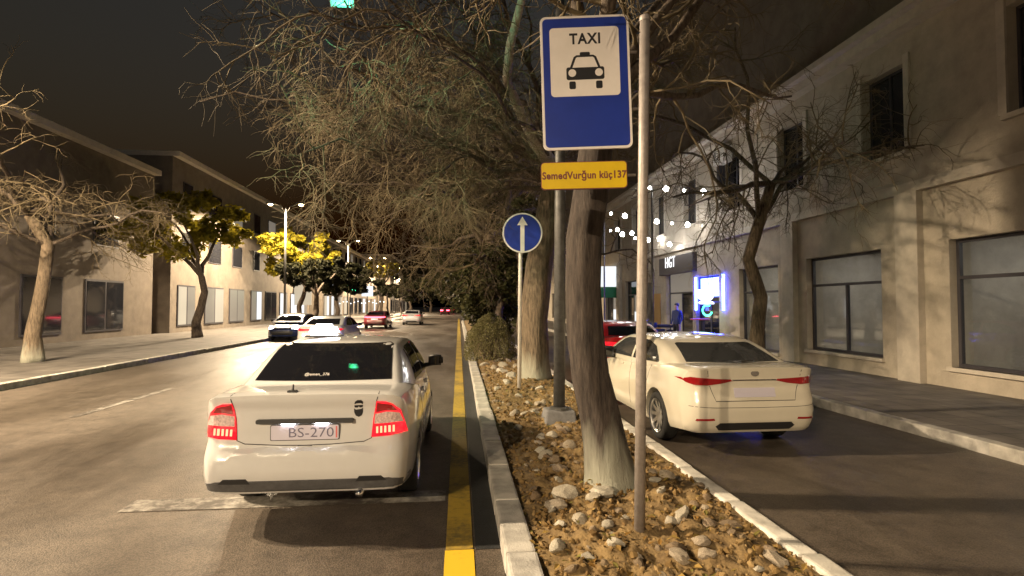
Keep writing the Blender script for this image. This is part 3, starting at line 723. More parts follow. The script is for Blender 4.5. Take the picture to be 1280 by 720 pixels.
MB().prism(rrect(sl(725.5), sv(68.5), sl(738.5), sv(63.5), .01, 3), fr, .0056, .0068).build('symbol_roof_lamp', M['signk'], ts, True)
for u in (715, 749.5):
    MB().prism(disc(sl(u), sv(90.5), 5 * k), fr, .0055, .0065).build('symbol_headlight', M['signw'], ts, True)
    MB().prism(rrect(sl(u - 4.2), sv(111.5), sl(u + 4.2), sv(101.5), .012, 4), fr, .004, .0055).build('symbol_wheel', M['signk'], ts, True)
for v in (63, 138):
    mb = MB(); a = fr.pt(sl(700), sv(v), -.035); b = fr.pt(sl(800), sv(v), -.035)
    mb.tube([a, b], .012, 8); mb.build('bracket', M['galv'], ts, True, True)
fy = Frame(at_y(730, 219, SY), fr.r + V((0, 0, -.008)), (0, 0, 1))
yp = empty('yellow_plate', fy.o - V((0, 0, .11)), 0, 'yellow street name plate under the taxi sign', 'sign')
a, b = 55.5 * k, 17.8 * k
MB().prism(rrect(-a, -b, a, b, .03), fy, -.02, 0).build('panel', M['signr'], yp, True)
MB().prism(rrect(-a + .006, -b + .006, a - .006, b - .006, .026), fy, 0, .002).build('yellow_field', M['signy'], yp, True)
text('lettering', 'SemedVurğun küç137', fy, .003, -.004, w=108.5 * k, h=13.5 * k, depth=.0015, c0=.002, m=M['signr'], parent=yp, bold=.032, spacing=1.05, turned=(1, 3))
MB().tube([fy.pt(-.1, 0, -.035), fy.pt(sl(800), 0, -.035)], .012, 8).build('bracket', M['galv'], yp, True, True)

# round arrow sign
ab = at_z(649, 488, .13)
at_ = empty('arrow_sign', ab, 0, 'round blue sign with white upward arrow on slim white post', 'sign')
ac = at_y(653, 291, ab.y - .05); fa = Frame(ac, (1, -.1, .0), (-.02, 0, 1)); ra = 25.2 * ab.y / F
MB().prism(disc(0, 0, ra, 48), fa, -.02, 0).build('rim', M['signw'], at_, True)
MB().prism(disc(0, 0, ra * .925, 48), fa, 0, .003).build('blue_disc', M['signb'], at_, True)
q = ab.y / F
MB().prism([(-2.6 * q, -24 * q), (2.6 * q, -24 * q), (2.6 * q, 9.5 * q), (6.6 * q, 9.5 * q), (0, 20.5 * q), (-6.6 * q, 9.5 * q), (-2.6 * q, 9.5 * q)], fa, .003, .005).build('arrow', M['signw'], at_, True)
mb = MB(); mb.tube([ab - V((0, 0, .15)), V((ac.x - .03, ab.y, ac.z - .2)), V((ac.x, ab.y, ac.z + ra))], [.04, .038, .038], 14); mb.build('post', M['postw'], at_, True, True)

# traffic light mast with the green light over the main road
mbp = at_z(699, 529, .12); my = mbp.y
mast = empty('traffic_light_mast', mbp, 0, 'dark steel mast on grey footing carrying green traffic light over road', 'traffic light')
z0 = .08
mb = MB(); h0 = 21 * my / F; h1 = 18 * my / F
mb.add([(mbp.x - h0, my - .2, z0), (mbp.x + h0, my - .2, z0), (mbp.x + h0, my + .25, z0), (mbp.x - h0, my + .25, z0), (mbp.x - h1, my - .14, z0 + .24), (mbp.x + h1, my - .14, z0 + .24), (mbp.x + h1, my + .2, z0 + .24), (mbp.x - h1, my + .2, z0 + .24)],
       [(0, 3, 2, 1), (4, 5, 6, 7), (0, 1, 5, 4), (1, 2, 6, 5), (2, 3, 7, 6), (3, 0, 4, 7)])
ft = mb.build('footing', M['concrete'], mast, True)
bv = ft.modifiers.new('b', 'BEVEL'); bv.width = .025; bv.segments = 2
arm_z = 7.1
mb = MB(); mb.tube([(mbp.x, my, z0 + .2), (mbp.x + .02, my, 3.0), (mbp.x + .03, my, arm_z)], [.085, .08, .06], 16); mb.build('pole', M['darkpost'], mast, True, True)
mb = MB(); mb.lathe([(.085, 0), (.14, 0), (.14, .03), (.09, .04)], (mbp.x, my, z0 + .24), n=16); mb.build('flange', M['darkpost'], mast, True)
gl = at_y(428, -7, my)
mb = MB(); mb.tube([(mbp.x + .03, my, arm_z - .1), (gl.x + .5, my, arm_z + .12), (gl.x - .2, my, arm_z + .12)], [.05, .04, .035], 10); mb.build('arm', M['darkpost'], mast, True, True)
hd = MB().box((gl.x - .17, my - .02, gl.z - .2), (gl.x + .17, my + .22, gl.z + .86), .03).build('signal_head', M['blackp'], mast, True)
for i, mm in enumerate((M['green'], M['offamb'], M['offred'])):
    c = V((gl.x, my - .02, gl.z + i * .33))
    mb = MB(); mb.lathe([(0, -.03), (.07, -.024), (.13, -.003), (.135, 0)], c, 'y', 24); mb.build('lens', mm, hd, True, True)
    mb = MB()
    for k2 in range(15):
        a = R(-10 + 200 * k2 / 14); mb.v += [(c.x + .145 * math.cos(a), c.y, c.z + .145 * math.sin(a)), (c.x + .145 * math.cos(a), c.y - .2, c.z + .145 * math.sin(a) - .02)]
    for k2 in range(14): mb.f.append((2 * k2, 2 * k2 + 1, 2 * k2 + 3, 2 * k2 + 2))
    mb.build('visor', M['blackp'], hd, True)
d = bpy.data.lights.new('signal_light', 'SPOT'); d.energy = 120; d.color = (.12, 1, .55); d.spot_size = R(170); d.spot_blend = .5; d.shadow_soft_size = .1
b = bpy.data.objects.new('signal_light', d); C.objects.link(b); b.parent = mast; b.location = V((gl.x, my - .3, gl.z - .02)) - mbp; b.rotation_euler = (R(80), 0, 0)
mb = MB(); mb.tube([(gl.x, my + .1, gl.z + .84), (gl.x, my + .05, arm_z + .12)], .025, 8); mb.build('hanger', M['darkpost'], mast, True)

# ================================================================== cars
def pchip(P, x):
    xs = np.array([p[0] for p in P], float); ys = np.array([p[1] for p in P], float); x = np.asarray(x, float)
    h = np.diff(xs); d = np.diff(ys) / h; m = np.zeros(len(xs)); m[0], m[-1] = d[0], d[-1]
    for i in range(1, len(xs) - 1):
        if d[i - 1] * d[i] > 0: m[i] = 2 / (1 / d[i - 1] + 1 / d[i])
    xc = np.clip(x, xs[0], xs[-1]); i = np.clip(np.searchsorted(xs, xc, 'right') - 1, 0, len(xs) - 2); t = (xc - xs[i]) / h[i]
    return ((2 * t ** 3 - 3 * t ** 2 + 1) * ys[i] + (t ** 3 - 2 * t ** 2 + t) * h[i] * m[i] + (-2 * t ** 3 + 3 * t ** 2) * ys[i + 1] + (t ** 3 - t ** 2) * h[i] * m[i + 1])
SEC = [(0, 0), (.5, 0), (.84, .004), (.93, .02), (.965, .07), (.978, .16), (.985, .24), (.99, .30), (.998, .42), (1, .52), (.997, .62), (.988, .72), (.974, .82), (.958, .90), (.94, .948), (.905, .978), (.85, .992), (.6, 1.006), (.3, 1.012), (0, 1.014)]
def resample(P, n):
    P = np.array(P, float); s = np.r_[0, np.cumsum(np.linalg.norm(np.diff(P, axis=0), axis=1))]; t = np.linspace(0, s[-1], n)
    return np.c_[pchip(list(zip(s, P[:, 0])), t), pchip(list(zip(s, P[:, 1])), t)]
def loft_closed(rows, cap0, cap1):
    """rows: list of loops (lists of points); cap rings go inward from the first / last loop and end in one centre point"""
    rings = [list(r) for r in reversed(cap0[:-1])] + rows + [list(r) for r in cap1[:-1]]
    n = len(rows[0]); v = [tuple(cap0[-1])]; f = []
    for r in rings: v += [tuple(p) for p in r]
    v.append(tuple(cap1[-1])); e = len(v) - 1
    for k in range(n): f.append((0, 1 + (k + 1) % n, 1 + k))
    for i in range(len(rings) - 1):
        a = 1 + i * n
        for k in range(n): f.append((a + k, a + (k + 1) % n, a + n + (k + 1) % n, a + n + k))
    a = 1 + (len(rings) - 1) * n
    for k in range(n): f.append((a + k, a + (k + 1) % n, e))
    return v, f
def lower_shell(sp, N=34, NS=46, K=18):
    L = sp['L']; sec = resample(sp.get('sec', SEC), N)
    def rnd_(x, w, Rr): t = np.clip((np.abs(x) - (w - Rr)) / Rr, 0, .9995); return Rr * (1 - np.sqrt(1 - t * t))
    def yr(x, z, w): return np.interp(z, *zip(*sp['rear'])) + rnd_(x, w, sp.get('Rr', .2))
    def yf(x, z, w): return np.interp(z, *zip(*sp['front'])) + rnd_(x, w, sp.get('Rf', .35))
    def loop(s, q=1.):
        y = s * L; w = float(pchip(sp['w'], y)); z0 = float(pchip(sp['z0'], y)); zt = float(pchip(sp['zt'], y))
        x = np.r_[sec[:, 0], -sec[-2:0:-1, 0]] * w; b = np.r_[sec[:, 1], sec[-2:0:-1, 1]]; z = z0 + (zt - z0) * b
        zc = (z0 + zt) / 2; x = x * q; z = zc + (z - zc) * q
        yy = yr(x, z, w) * (1 - s) + (L - yf(x, z, w)) * s
        return [tuple(p) for p in np.c_[x, yy, z]]
    ss = np.linspace(0, 1, NS); ss = ss - .35 * np.sin(2 * np.pi * ss) / (2 * np.pi)
    rows = [loop(s) for s in ss]
    c0 = [loop(0, 1 - (k + 1) / K) for k in range(K)]; c1 = [loop(1, 1 - (k + 1) / K) for k in range(K)]
    c0[-1] = c0[-1][0]; c1[-1] = c1[-1][0]
    return loft_closed(rows, c0, c1)
def cabin_shell(sp, NS=54):
    c = sp['cab']; y0, y1 = c['top'][0][0], c['top'][-1][0]; zb = c['zb']; rows = []
    ss = np.linspace(0, 1, NS)
    for s in ss:
        y = y0 + (y1 - y0) * s; w = float(pchip(c['w'], y)); zt = max(float(pchip(c['top'], y)), zb + .03); h = zt - zb
        cr = .035 * min(1, h / .4); he = h - cr; r = min(c.get('r', .09), he * .45); tn = c['tan']
        P = [(w - 1.0 * .0, zb)]
        for k in range(1, 10): zz = (he - r) * k / 9; P.append((w - zz * tn + .03 * math.sin(math.pi * k / 9 * .9) * min(1, h / .4), zb + zz))
        xe = w - (he - r) * tn
        th = math.atan(tn)
        for k in range(1, 7):
            a = k / 6 * (math.pi / 2 - .03); P.append((xe - r * (1 - math.cos(a)) - r * tn * math.sin(a) * .6, zb + he - r + r * math.sin(a)))
        xl, zl = P[-1]
        for k in range(1, 10): t = k / 9; P.append((xl * (1 - t), zl + cr * (1 - (1 - t) ** 2)))
        P = [(0, zb)] + P
        kk = c.get('k', .1)
        def Y(x): return y + kk * x * x * (1 - s) - kk * x * x * s
        lp_ = [(x, Y(x), z) for x, z in P] + [(-x, Y(x), z) for x, z in P[-2:0:-1]]
        rows.append(lp_)
    def ctr(r): a = np.array(r).mean(0); return [[tuple(a + (np.array(p) - a) * .5) for p in r], tuple(a)]
    return loft_closed(rows, ctr(rows[0]), ctr(rows[-1]))
def make_shell(sp):
    v, f = lower_shell(sp, **sp.get('res', {})); me = bpy.data.meshes.new('low'); me.from_pydata(v, [], f)
    bm = bmesh.new(); bm.from_mesh(me); bmesh.ops.remove_doubles(bm, verts=bm.verts[:], dist=1e-5); bmesh.ops.recalc_face_normals(bm, faces=bm.faces[:]); bm.to_mesh(me); bm.free()
    me.materials.append(None); me.materials.append(None); o = bpy.data.objects.new('low', me); C.objects.link(o)
    cu = MB(); W2 = sp['W'] / 2
    for y in sp['axles']:
        for s in (-1, 1):
            ra = sp['rw'] + sp.get('gap', .055); n = 40; zc = sp['rw']
            ring = lambda x: [(x, y + ra * math.cos(6.2831853 * k / n), zc + ra * math.sin(6.2831853 * k / n)) for k in range(n)]
            a, b = ring(s * (W2 - .25)), ring(s * (W2 + .15))
            cu.add(a + b, [tuple(range(n)), tuple(range(n, 2 * n))] + [(k, (k + 1) % n, n + (k + 1) % n, n + k) for k in range(n)])
    cm = cu.mesh('cut'); cm.polygons.foreach_set('material_index', [1] * len(cm.polygons)); cm.materials.append(None); cm.materials.append(None)
    co = bpy.data.objects.new('cut', cm); C.objects.link(co)
    md = o.modifiers.new('b', 'BOOLEAN'); md.object = co; md.operation = 'DIFFERENCE'; md.solver = 'EXACT'
    dg = bpy.context.evaluated_depsgraph_get(); res = bpy.data.meshes.new_from_object(o.evaluated_get(dg))
    bpy.data.objects.remove(o); bpy.data.objects.remove(co)
    V_ = [p.co[:] for p in res.vertices]; F_ = [tuple(p.vertices) for p in res.polygons]; I_ = [p.material_index for p in res.polygons]
    cv, cf = cabin_shell(sp); b = len(V_); V_ += cv; F_ += [tuple(b + i for i in q) for q in cf]; I_ += [0] * len(cf)
    me = bpy.data.meshes.new('body'); me.from_pydata(V_, [], F_); me.polygons.foreach_set('material_index', I_); me.update()
    return me, BVHTree.FromPolygons([V(p) for p in V_], F_)
class Car:
    def __init__(s, name, sp, loc, rz, label, cat, paint, group=None):
        s.sp = sp; s.root = empty(name, loc, rz, label, cat, group); s.paint = paint
        me, s.bvh = make_shell(sp); me.materials.clear(); me.materials.append(paint); me.materials.append(M['blackp'])
        s.body = link('body', me, None, s.root, smooth=True)
        bm = bmesh.new(); bm.from_mesh(me)
        for e in bm.edges:
            if len(e.link_faces) == 2 and (e.calc_face_angle(0) > R(38)): e.smooth = False
        bm.to_mesh(me); bm.free()
        s.inv = wmat(s.root).inverted()
    def hit(s, a, b, proj):
        if proj == 'rear': o, d = V((a, -1, b)), V((0, 1, 0))
        elif proj == 'front': o, d = V((a, 9, b)), V((0, -1, 0))
        elif proj == 'right': o, d = V((3, a, b)), V((-1, 0, 0))
        elif proj == 'left': o, d = V((-3, a, b)), V((1, 0, 0))
        elif proj == 'top': o, d = V((a, b, 4)), V((0, 0, -1))
        elif proj == 'pix': o = s.inv @ CAM; d = (s.inv.to_3x3() @ ray(a, b)).normalized()
        h = s.bvh.ray_cast(o, d)
        if h[0] is None:
            best = None
            for k in range(30):
                q = s.bvh.find_nearest(o + d * (.5 + k * .25))
                if best is None or q[3] < best[3]: best = q
            h = best
        p, n = h[0], h[1]
        if n.dot(d) > 0: n = -n
        return p, n
    def decal(s, name, out, proj, m, off=.004, parent=None, step=None, mirror=False, deep=.006):
        step = step or (3. if proj == 'pix' else .035)
        pts = []
        for i, p in enumerate(out):
            q = out[(i + 1) % len(out)]; L = math.hypot(q[0] - p[0], q[1] - p[1]); n = max(1, int(L / step))
            pts += [(p[0] + (q[0] - p[0]) * k / n, p[1] + (q[1] - p[1]) * k / n) for k in range(n)]
        nb = len(pts); xs = [p[0] for p in pts]; ys = [p[1] for p in pts]
        def inside(x, y):
            c = False; j = len(out) - 1
            for i in range(len(out)):
                (xi, yi), (xj, yj) = out[i], out[j]
                if (yi > y) != (yj > y) and x < (xj - xi) * (y - yi) / (yj - yi) + xi: c = not c
                j = i
            return c
        x = min(xs) + step * .5
        while x < max(xs):
            y = min(ys) + step * .5
            while y < max(ys):
                if inside(x, y) and min((x - a) ** 2 + (y - b) ** 2 for a, b in pts[:nb]) > (step * .45) ** 2: pts.append((x, y))
                y += step
            x += step
        r = delaunay_2d_cdt([V(p) for p in pts], [(i, (i + 1) % nb) for i in range(nb)], [], 1, 1e-7)
        vs, fs = r[0], r[2]
        P = []; Q = []
        for p in vs:
            h, n = s.hit(p.x, p.y, proj); P.append(h + n * off); Q.append(h - n * deep)
        cnt = {}
        for f in fs:
            for i in range(len(f)):
                e = (f[i], f[(i + 1) % len(f)]); k = tuple(sorted(e)); cnt[k] = None if k in cnt else e
        b = len(P); F_ = [tuple(f) for f in fs] + [(e[1], e[0], b + e[0], b + e[1]) for e in cnt.values() if e]
        objs = []
        for ki, sg in enumerate((1, -1) if mirror else (1,)):
            mb = MB(); mb.v = [(p.x * sg, p.y, p.z) for p in P + Q]; mb.f = [tuple(f) for f in F_]
            objs.append(mb.build(name, m, (parent[ki] if isinstance(parent, list) else parent) or s.root, smooth=False))
        return objs[0] if not mirror else objs
    def seam(s, name, line, proj, w, m=None, off=.0016, mirror=False, parent=None):
        L, Rr = [], []
        for i, p in enumerate(line):
            a = line[max(0, i - 1)]; b = line[min(len(line) - 1, i + 1)]; d = V((b[0] - a[0], b[1] - a[1])).normalized()
            L.append((p[0] - d.y * w / 2, p[1] + d.x * w / 2)); Rr.append((p[0] + d.y * w / 2, p[1] - d.x * w / 2))
        return s.decal(name, L + Rr[::-1], proj, m or M['seam'], off, parent, mirror=mirror, deep=.004)
    def wheels(s, rw, rim_n, wid=.2, rimf=.66, rimmat=None):
        rimmat = rimmat or M['rim']; rr_ = rw * rimf; h = wid / 2
        ty = MB().lathe([(rr_, -h * .9), (rw * .86, -h), (rw * .96, -h * .88), (rw, -h * .6), (rw, h * .6), (rw * .96, h * .88), (rw * .86, h), (rr_, h * .9), (rr_ * .97, h * .5), (rr_ * .97, -h * .5), (rr_, -h * .9)], axis='x', n=40).mesh('tyre')
        rm = MB().lathe([(0, h * .45), (rw * .1, h * .5), (rw * .14, h * .38)], axis='x', n=24)
        rm.lathe([(rr_ * .98, h * .9), (rr_ * 1.02, h * .98), (rr_ * .93, h * .86), (rr_ * .90, h * .2)], axis='x', n=40)
        for k in range(rim_n):
            a = 2 * math.pi * k / rim_n; c, d = math.cos(a), math.sin(a); e = .028 * (10 / rim_n) ** .6
            P = []
            for rr2, hh, ww in ((rw * .1, .5, 1.1), (rr_ * .93, .80, .8)):
                for sx, sh in ((-1, 0), (1, 0), (1, -.25), (-1, -.25)):
                    P.append(((hh + sh) * h, rr2 * c - sx * ww * e * d, rr2 * d + sx * ww * e * c))
            rm.add(P, [(0, 1, 5, 4), (1, 2, 6, 5), (2, 3, 7, 6), (3, 0, 4, 7)])
        rm = rm.mesh('rim')
        bk = MB().lathe([(0, h * .1), (rr_ * .95, h * .1)], axis='x', n=32).mesh('brake_disc')
        for y in s.sp['axles']:
            for sg in (1, -1):
                o = link('wheel', ty, M['tyre'], s.root, smooth=True); o.location = (sg * (s.sp['W'] / 2 - h - .015), y, rw)
                if sg < 0: o.rotation_euler = (0, 0, math.pi)
                link('rim', rm, rimmat, o); link('brake_disc', bk, M['seam'], o)
    def mirrors(s, x, y, z, wid=.19, hgt=.13, m=None):
        for sg in (1, -1):
            bm = bmesh.new(); bmesh.ops.create_cube(bm, size=1)
            for v in bm.verts:
                t = .82 if v.co.x > 0 else 1
                v.co = V((sg * (x + wid / 2 + v.co.x * wid), y + v.co.y * .11 - v.co.x * .03, z + v.co.z * hgt * t + .01))
            bmesh.ops.bevel(bm, geom=bm.edges[:], offset=.025, segments=3, affect='EDGES'); bmesh.ops.recalc_face_normals(bm, faces=bm.faces[:])
            me = bpy.data.meshes.new('mirror'); bm.to_mesh(me); bm.free(); o = link('mirror', me, m or M['blackp'], s.root, smooth=True)
            mb = MB(); mb.tube([(sg * (x - .09), y + .02, z - hgt * .45), (sg * (x + .06), y, z - hgt * .25)], [.03, .025], 8); mb.build('arm', M['blackp'], o)
            mb = MB(); g = .02; f2 = Frame((sg * (x + wid / 2), y - .058, z + .01), (1, 0, 0), (0, 0, 1)); mb.prism(rrect(-wid * .42, -hgt * .38, wid * .42, hgt * .38, .03), f2, 0, .004); mb.build('glass', M['glass'], o)

PRI = dict(L=4.35, W=1.68, rw=.30, axles=(1.04, 3.53), Rr=.17, Rf=.4,
    w=[(0, .80), (.5, .835), (1.2, .84), (3.2, .84), (3.9, .81), (4.35, .74)],
    z0=[(0, .32), (.5, .25), (1.5, .19), (3.2, .19), (3.9, .22), (4.35, .28)],
    zt=[(0, 1.085), (.1, 1.10), (.6, 1.10), (1.5, 1.02), (2.8, .97), (3.3, .93), (3.9, .82), (4.2, .72), (4.35, .64)],
    rear=[(.30, .10), (.36, .055), (.44, .015), (.50, 0), (.60, 0), (.66, .012), (.675, .055), (.80, .072), (.90, .08), (.98, .078), (1.04, .055), (1.085, .05), (1.12, .07)],
    front=[(.28, .08), (.4, 0), (.55, 0), (.62, .04), (1.0, .3)],
    cab=dict(zb=.93, tan=.42, r=.085, k=.13, w=[(.48, .77), (1.2, .80), (2.6, .80), (3.5, .75)],
             top=[(.46, 1.06), (.56, 1.115), (.85, 1.275), (1.16, 1.415), (1.32, 1.447), (1.9, 1.465), (2.45, 1.44), (2.72, 1.38), (3.45, .96)]))
pw = at_z(526, 611)
PC = pw.x - .005 - .84
taxi = Car('taxi_sedan', PRI, (PC, pw.y - 1.04, 0), 0, 'white saloon taxi with lit red tail lamp stopped beside the yellow line', 'car', M['white'])
pc = taxi
pc.wheels(.30, 7, .19, .64)
pc.mirrors(.815, 2.86, 1.075, .19, .15)
pc.decal('rear_window', [(-.60, 1.13), (.60, 1.13), (.585, 1.20), (.545, 1.405), (.50, 1.42), (-.50, 1.42), (-.545, 1.405), (-.585, 1.20)], 'rear', M['glass'], .004)
for sd_ in ('right', 'left'):
    pc.decal('side_window', [(1.20, 1.05), (1.42, 1.05), (1.42, 1.345), (1.36, 1.34)], sd_, M['glass'], .004)
    pc.decal('side_window', [(1.47, 1.045), (2.09, 1.02), (2.09, 1.375), (1.55, 1.365), (1.47, 1.35)], sd_, M['glass'], .004)
    pc.decal('side_window', [(2.17, 1.02), (3.10, .995), (3.02, 1.08), (2.60, 1.34), (2.48, 1.365), (2.17, 1.375)], sd_, M['glass'], .004)
    pc.seam('door_gap', [(2.13, .95), (2.13, .6), (2.12, .32)], sd_, .008); pc.seam('door_gap', [(1.36, .98), (1.38, .72), (1.5, .6), (1.52, .32)], sd_, .008)
    pc.seam('door_gap', [(3.16, .92), (3.18, .6), (3.14, .32)], sd_, .008)
    pc.decal('side_moulding', [(1.55, .52), (3.1, .52), (3.1, .57), (1.55, .57)], sd_, M['white'], .012)
    for y in (1.62, 2.28): pc.decal('door_handle', rrect(y, .865, y + .18, .90, .012, 3), sd_, M['white'], .022)
pc.decal('windscreen', [(-.62, 1.02), (.62, 1.02), (.52, 1.36), (-.52, 1.36)], 'front', M['glass'], .004)
# tail lamps (outline traced in the photograph, laid on the body)
tl = pc.decal('tail_lamp', [(471, 501), (482, 501.5), (490.6, 504), (500, 511.5), (505, 525), (509, 538.5), (487, 544), (464.8, 546), (467, 522)], 'pix', M['lens_redlit'], .010, mirror=True)
pc.decal('reversing_lens', [(469, 517), (484, 514), (499, 515), (503, 526), (486, 528), (468.2, 529.5)], 'pix', M['lens_clear'], .0125, tl, mirror=True)
pc.decal('upper_lens', [(471.5, 502.5), (489, 505), (497, 512.5), (484, 512), (470.4, 515)], 'pix', M['lens_red'], .0125, tl, mirror=True)
for i in range(5):
    u = 470.5 + i * 5.0; v = 533 - i * .5
    pc.decal('led', [(u, v), (u + 2.5, v - .2), (u + 2.5, v + 8), (u, v + 8.2)], 'pix', M['led'], .0135, tl, step=2., mirror=True)
# boot lid joints, trim strip, number plate, emblem
pc.seam('boot_gap', [(474.5, 489), (471, 500), (467.5, 522), (464.5, 547), (455, 551.5), (415, 555), (372, 557)], 'pix', 1.1, mirror=True)
pc.decal('trim_strip', rrect(-.375, .865, .375, .90, .012, 3), 'rear', M['blackp'], .03)
pf = pc.hit(0, .78, 'rear')[0]
fp = Frame((PC, pw.y - 1.04 + pf.y - .012, .795), (1, 0, 0), (0, 0, 1))
pl = MB().prism(rrect(-.26, -.056, .26, .056, .01, 3), fp, -.008, 0).build('number_plate', M['plate'], pc.root, True)
MB().prism(rrect(-.267, -.063, .267, .063, .012, 3), fp, -.012, -.003).build('plate_frame', M['greyp'], pl, True)
text('plate_lettering', 'BS-270', fp, .05, 0, w=.345, h=.075, depth=.001, c0=0, m=M['platetxt'], parent=pl, bold=-.004)
for x in (.238,): MB().prism([(x, -.045), (x + .012, -.045), (x + .012, .045), (x, .045)], fp, 0, .001).build('plate_edge_mark', M['platered'], pl, True)
for x in (-.13, .13): pc.decal('plate_lamp', rrect(x - .05, .858, x + .05, .864, .002, 2), 'rear', M['platelamp'], .028)
pc.decal('valance', [(-.80, .30), (.80, .30), (.80, .40), (.66, .435), (-.66, .435), (-.80, .40)], 'rear', M['greyp'], .006)
pc.decal('exhaust_recess', [(.40, .415), (.64, .42), (.60, .455), (.43, .455)], 'rear', M['blackp'], .009, mirror=True)
ex = MB(); ex.tube([(.43, .02, .31), (.43, .28, .32)], .028, 14); ex.build('exhaust_tip', M['chrome'], pc.root, smooth=True)
ma = pc.hit(-.10, 1.105, 'rear')[0]; nub = MB(); nub.box((-.155, .10, 1.105), (-.085, .15, 1.118), .004); nub.tube([(-.12, .125, 1.115), (-.12, .15, 1.16)], [.012, .007], 8); nub.build('boot_antenna', M['blackp'], pc.root)
# bearded head emblem and small badge
def ell(cx, cy, rx, ry, a0=0, a1=360, n=20): return [(cx + rx * math.cos(R(a0 + (a1 - a0) * k / n)), cy + ry * math.sin(R(a0 + (a1 - a0) * k / n))) for k in range(n + (0 if a1 - a0 == 360 else 1))]
em = pc.decal('emblem', [(442.6, 510.5), (445, 512), (451.5, 511), (453.8, 509.5), (453.8, 515), (452.3, 519), (448.6, 521), (444.8, 519.5), (442.8, 515)], 'pix', M['signk'], .003, step=1.5)
pc.decal('emblem_hair', [(443, 505), (443.8, 502), (447, 500), (451.5, 500), (453.8, 502), (453.7, 505), (451, 503.6), (446, 504)], 'pix', M['signk'], .003, em, step=1.5)
pc.decal('emblem_glasses', [(443, 506.6), (453.8, 506), (453.4, 508.6), (450, 509.2), (448.6, 507.6), (447, 509.3), (443.4, 509)], 'pix', M['signk'], .003, em, step=1.5)
pc.decal('badge', [(440.5, 525), (444.5, 525), (444.5, 529.5), (440.5, 529.5)], 'pix', M['chrome'], .003, step=2.)
# writing on the rear window
g0, gn = pc.hit(-.10, 1.155, 'rear'); wp0 = wmat(pc.root) @ (g0 + gn * .006)
fw = Frame(wp0, (1, 0, 0), gn.cross(V((1, 0, 0)))); fw.n = gn
text('window_lettering', '@emen_376', fw, .04, .03, w=.215, h=.05, depth=.001, c0=.004, m=M['signw'], parent=pc.root)
# taxi roof lamp
rz_ = pc.hit(-.27, 1.78, 'top')[0].z
tlm = empty('taxi_roof_lamp', (PC - .27, pw.y - 1.04 + 1.78, rz_), 0, 'glowing white taxi lamp on the roof of the white saloon', 'taxi lamp')
MB().box((-.2, -.07, -.002), (.2, .07, .018), .006).build('base', M['blackp'], tlm)
bm = bmesh.new(); bmesh.ops.create_cube(bm, size=1)
for v in bm.verts: v.co = V((v.co.x * (.36 if v.co.z < 0 else .24), v.co.y * (.12 if v.co.z < 0 else .07), .018 + (v.co.z + .5) * .125))
bmesh.ops.bevel(bm, geom=[e for e in bm.edges], offset=.035, segments=4, affect='EDGES'); me = bpy.data.meshes.new('shade'); bm.to_mesh(me); bm.free()
link('shade', me, M['taxilamp'], tlm, smooth=True)

COR = dict(L=4.63, W=1.78, rw=.318, axles=(.98, 3.68), Rr=.26, Rf=.45,
    w=[(0, .85), (.5, .88), (1.2, .89), (3.4, .89), (4.1, .86), (4.63, .76)],
    z0=[(0, .27), (.5, .22), (1.5, .18), (3.4, .18), (4.1, .2), (4.63, .25)],
    zt=[(0, 1.045), (.12, 1.06), (.55, 1.065), (1.5, .99), (3.0, .95), (3.5, .92), (4.2, .80), (4.5, .70), (4.63, .6)],
    rear=[(.25, .13), (.32, .06), (.42, .012), (.55, 0), (.66, .012), (.74, .045), (.82, .06), (.92, .05), (1.0, .03), (1.06, .015), (1.10, .04)],
    front=[(.25, .08), (.4, 0), (.55, 0), (.62, .04), (1.0, .35)],
    cab=dict(zb=.92, tan=.40, r=.09, k=.13, w=[(.4, .80), (1.3, .845), (2.9, .85), (3.8, .80)],
             top=[(.38, 1.04), (.5, 1.085), (.9, 1.235), (1.3, 1.345), (1.6, 1.38), (2.1, 1.392), (2.65, 1.36), (2.95, 1.30), (3.8, .95)]))
cw = at_z(823, 548)
CY = cw.y - .98
sed = Car('white_sedan', COR, (cw.x - .04 + .89, CY, 0), R(.6), 'pearl white sedan parked along the kerb on the shop side', 'car', M['cream'])
cc = sed
cc.wheels(.318, 10, .21, .70)
cc.mirrors(.90, 2.95, 1.0, .17, .14)
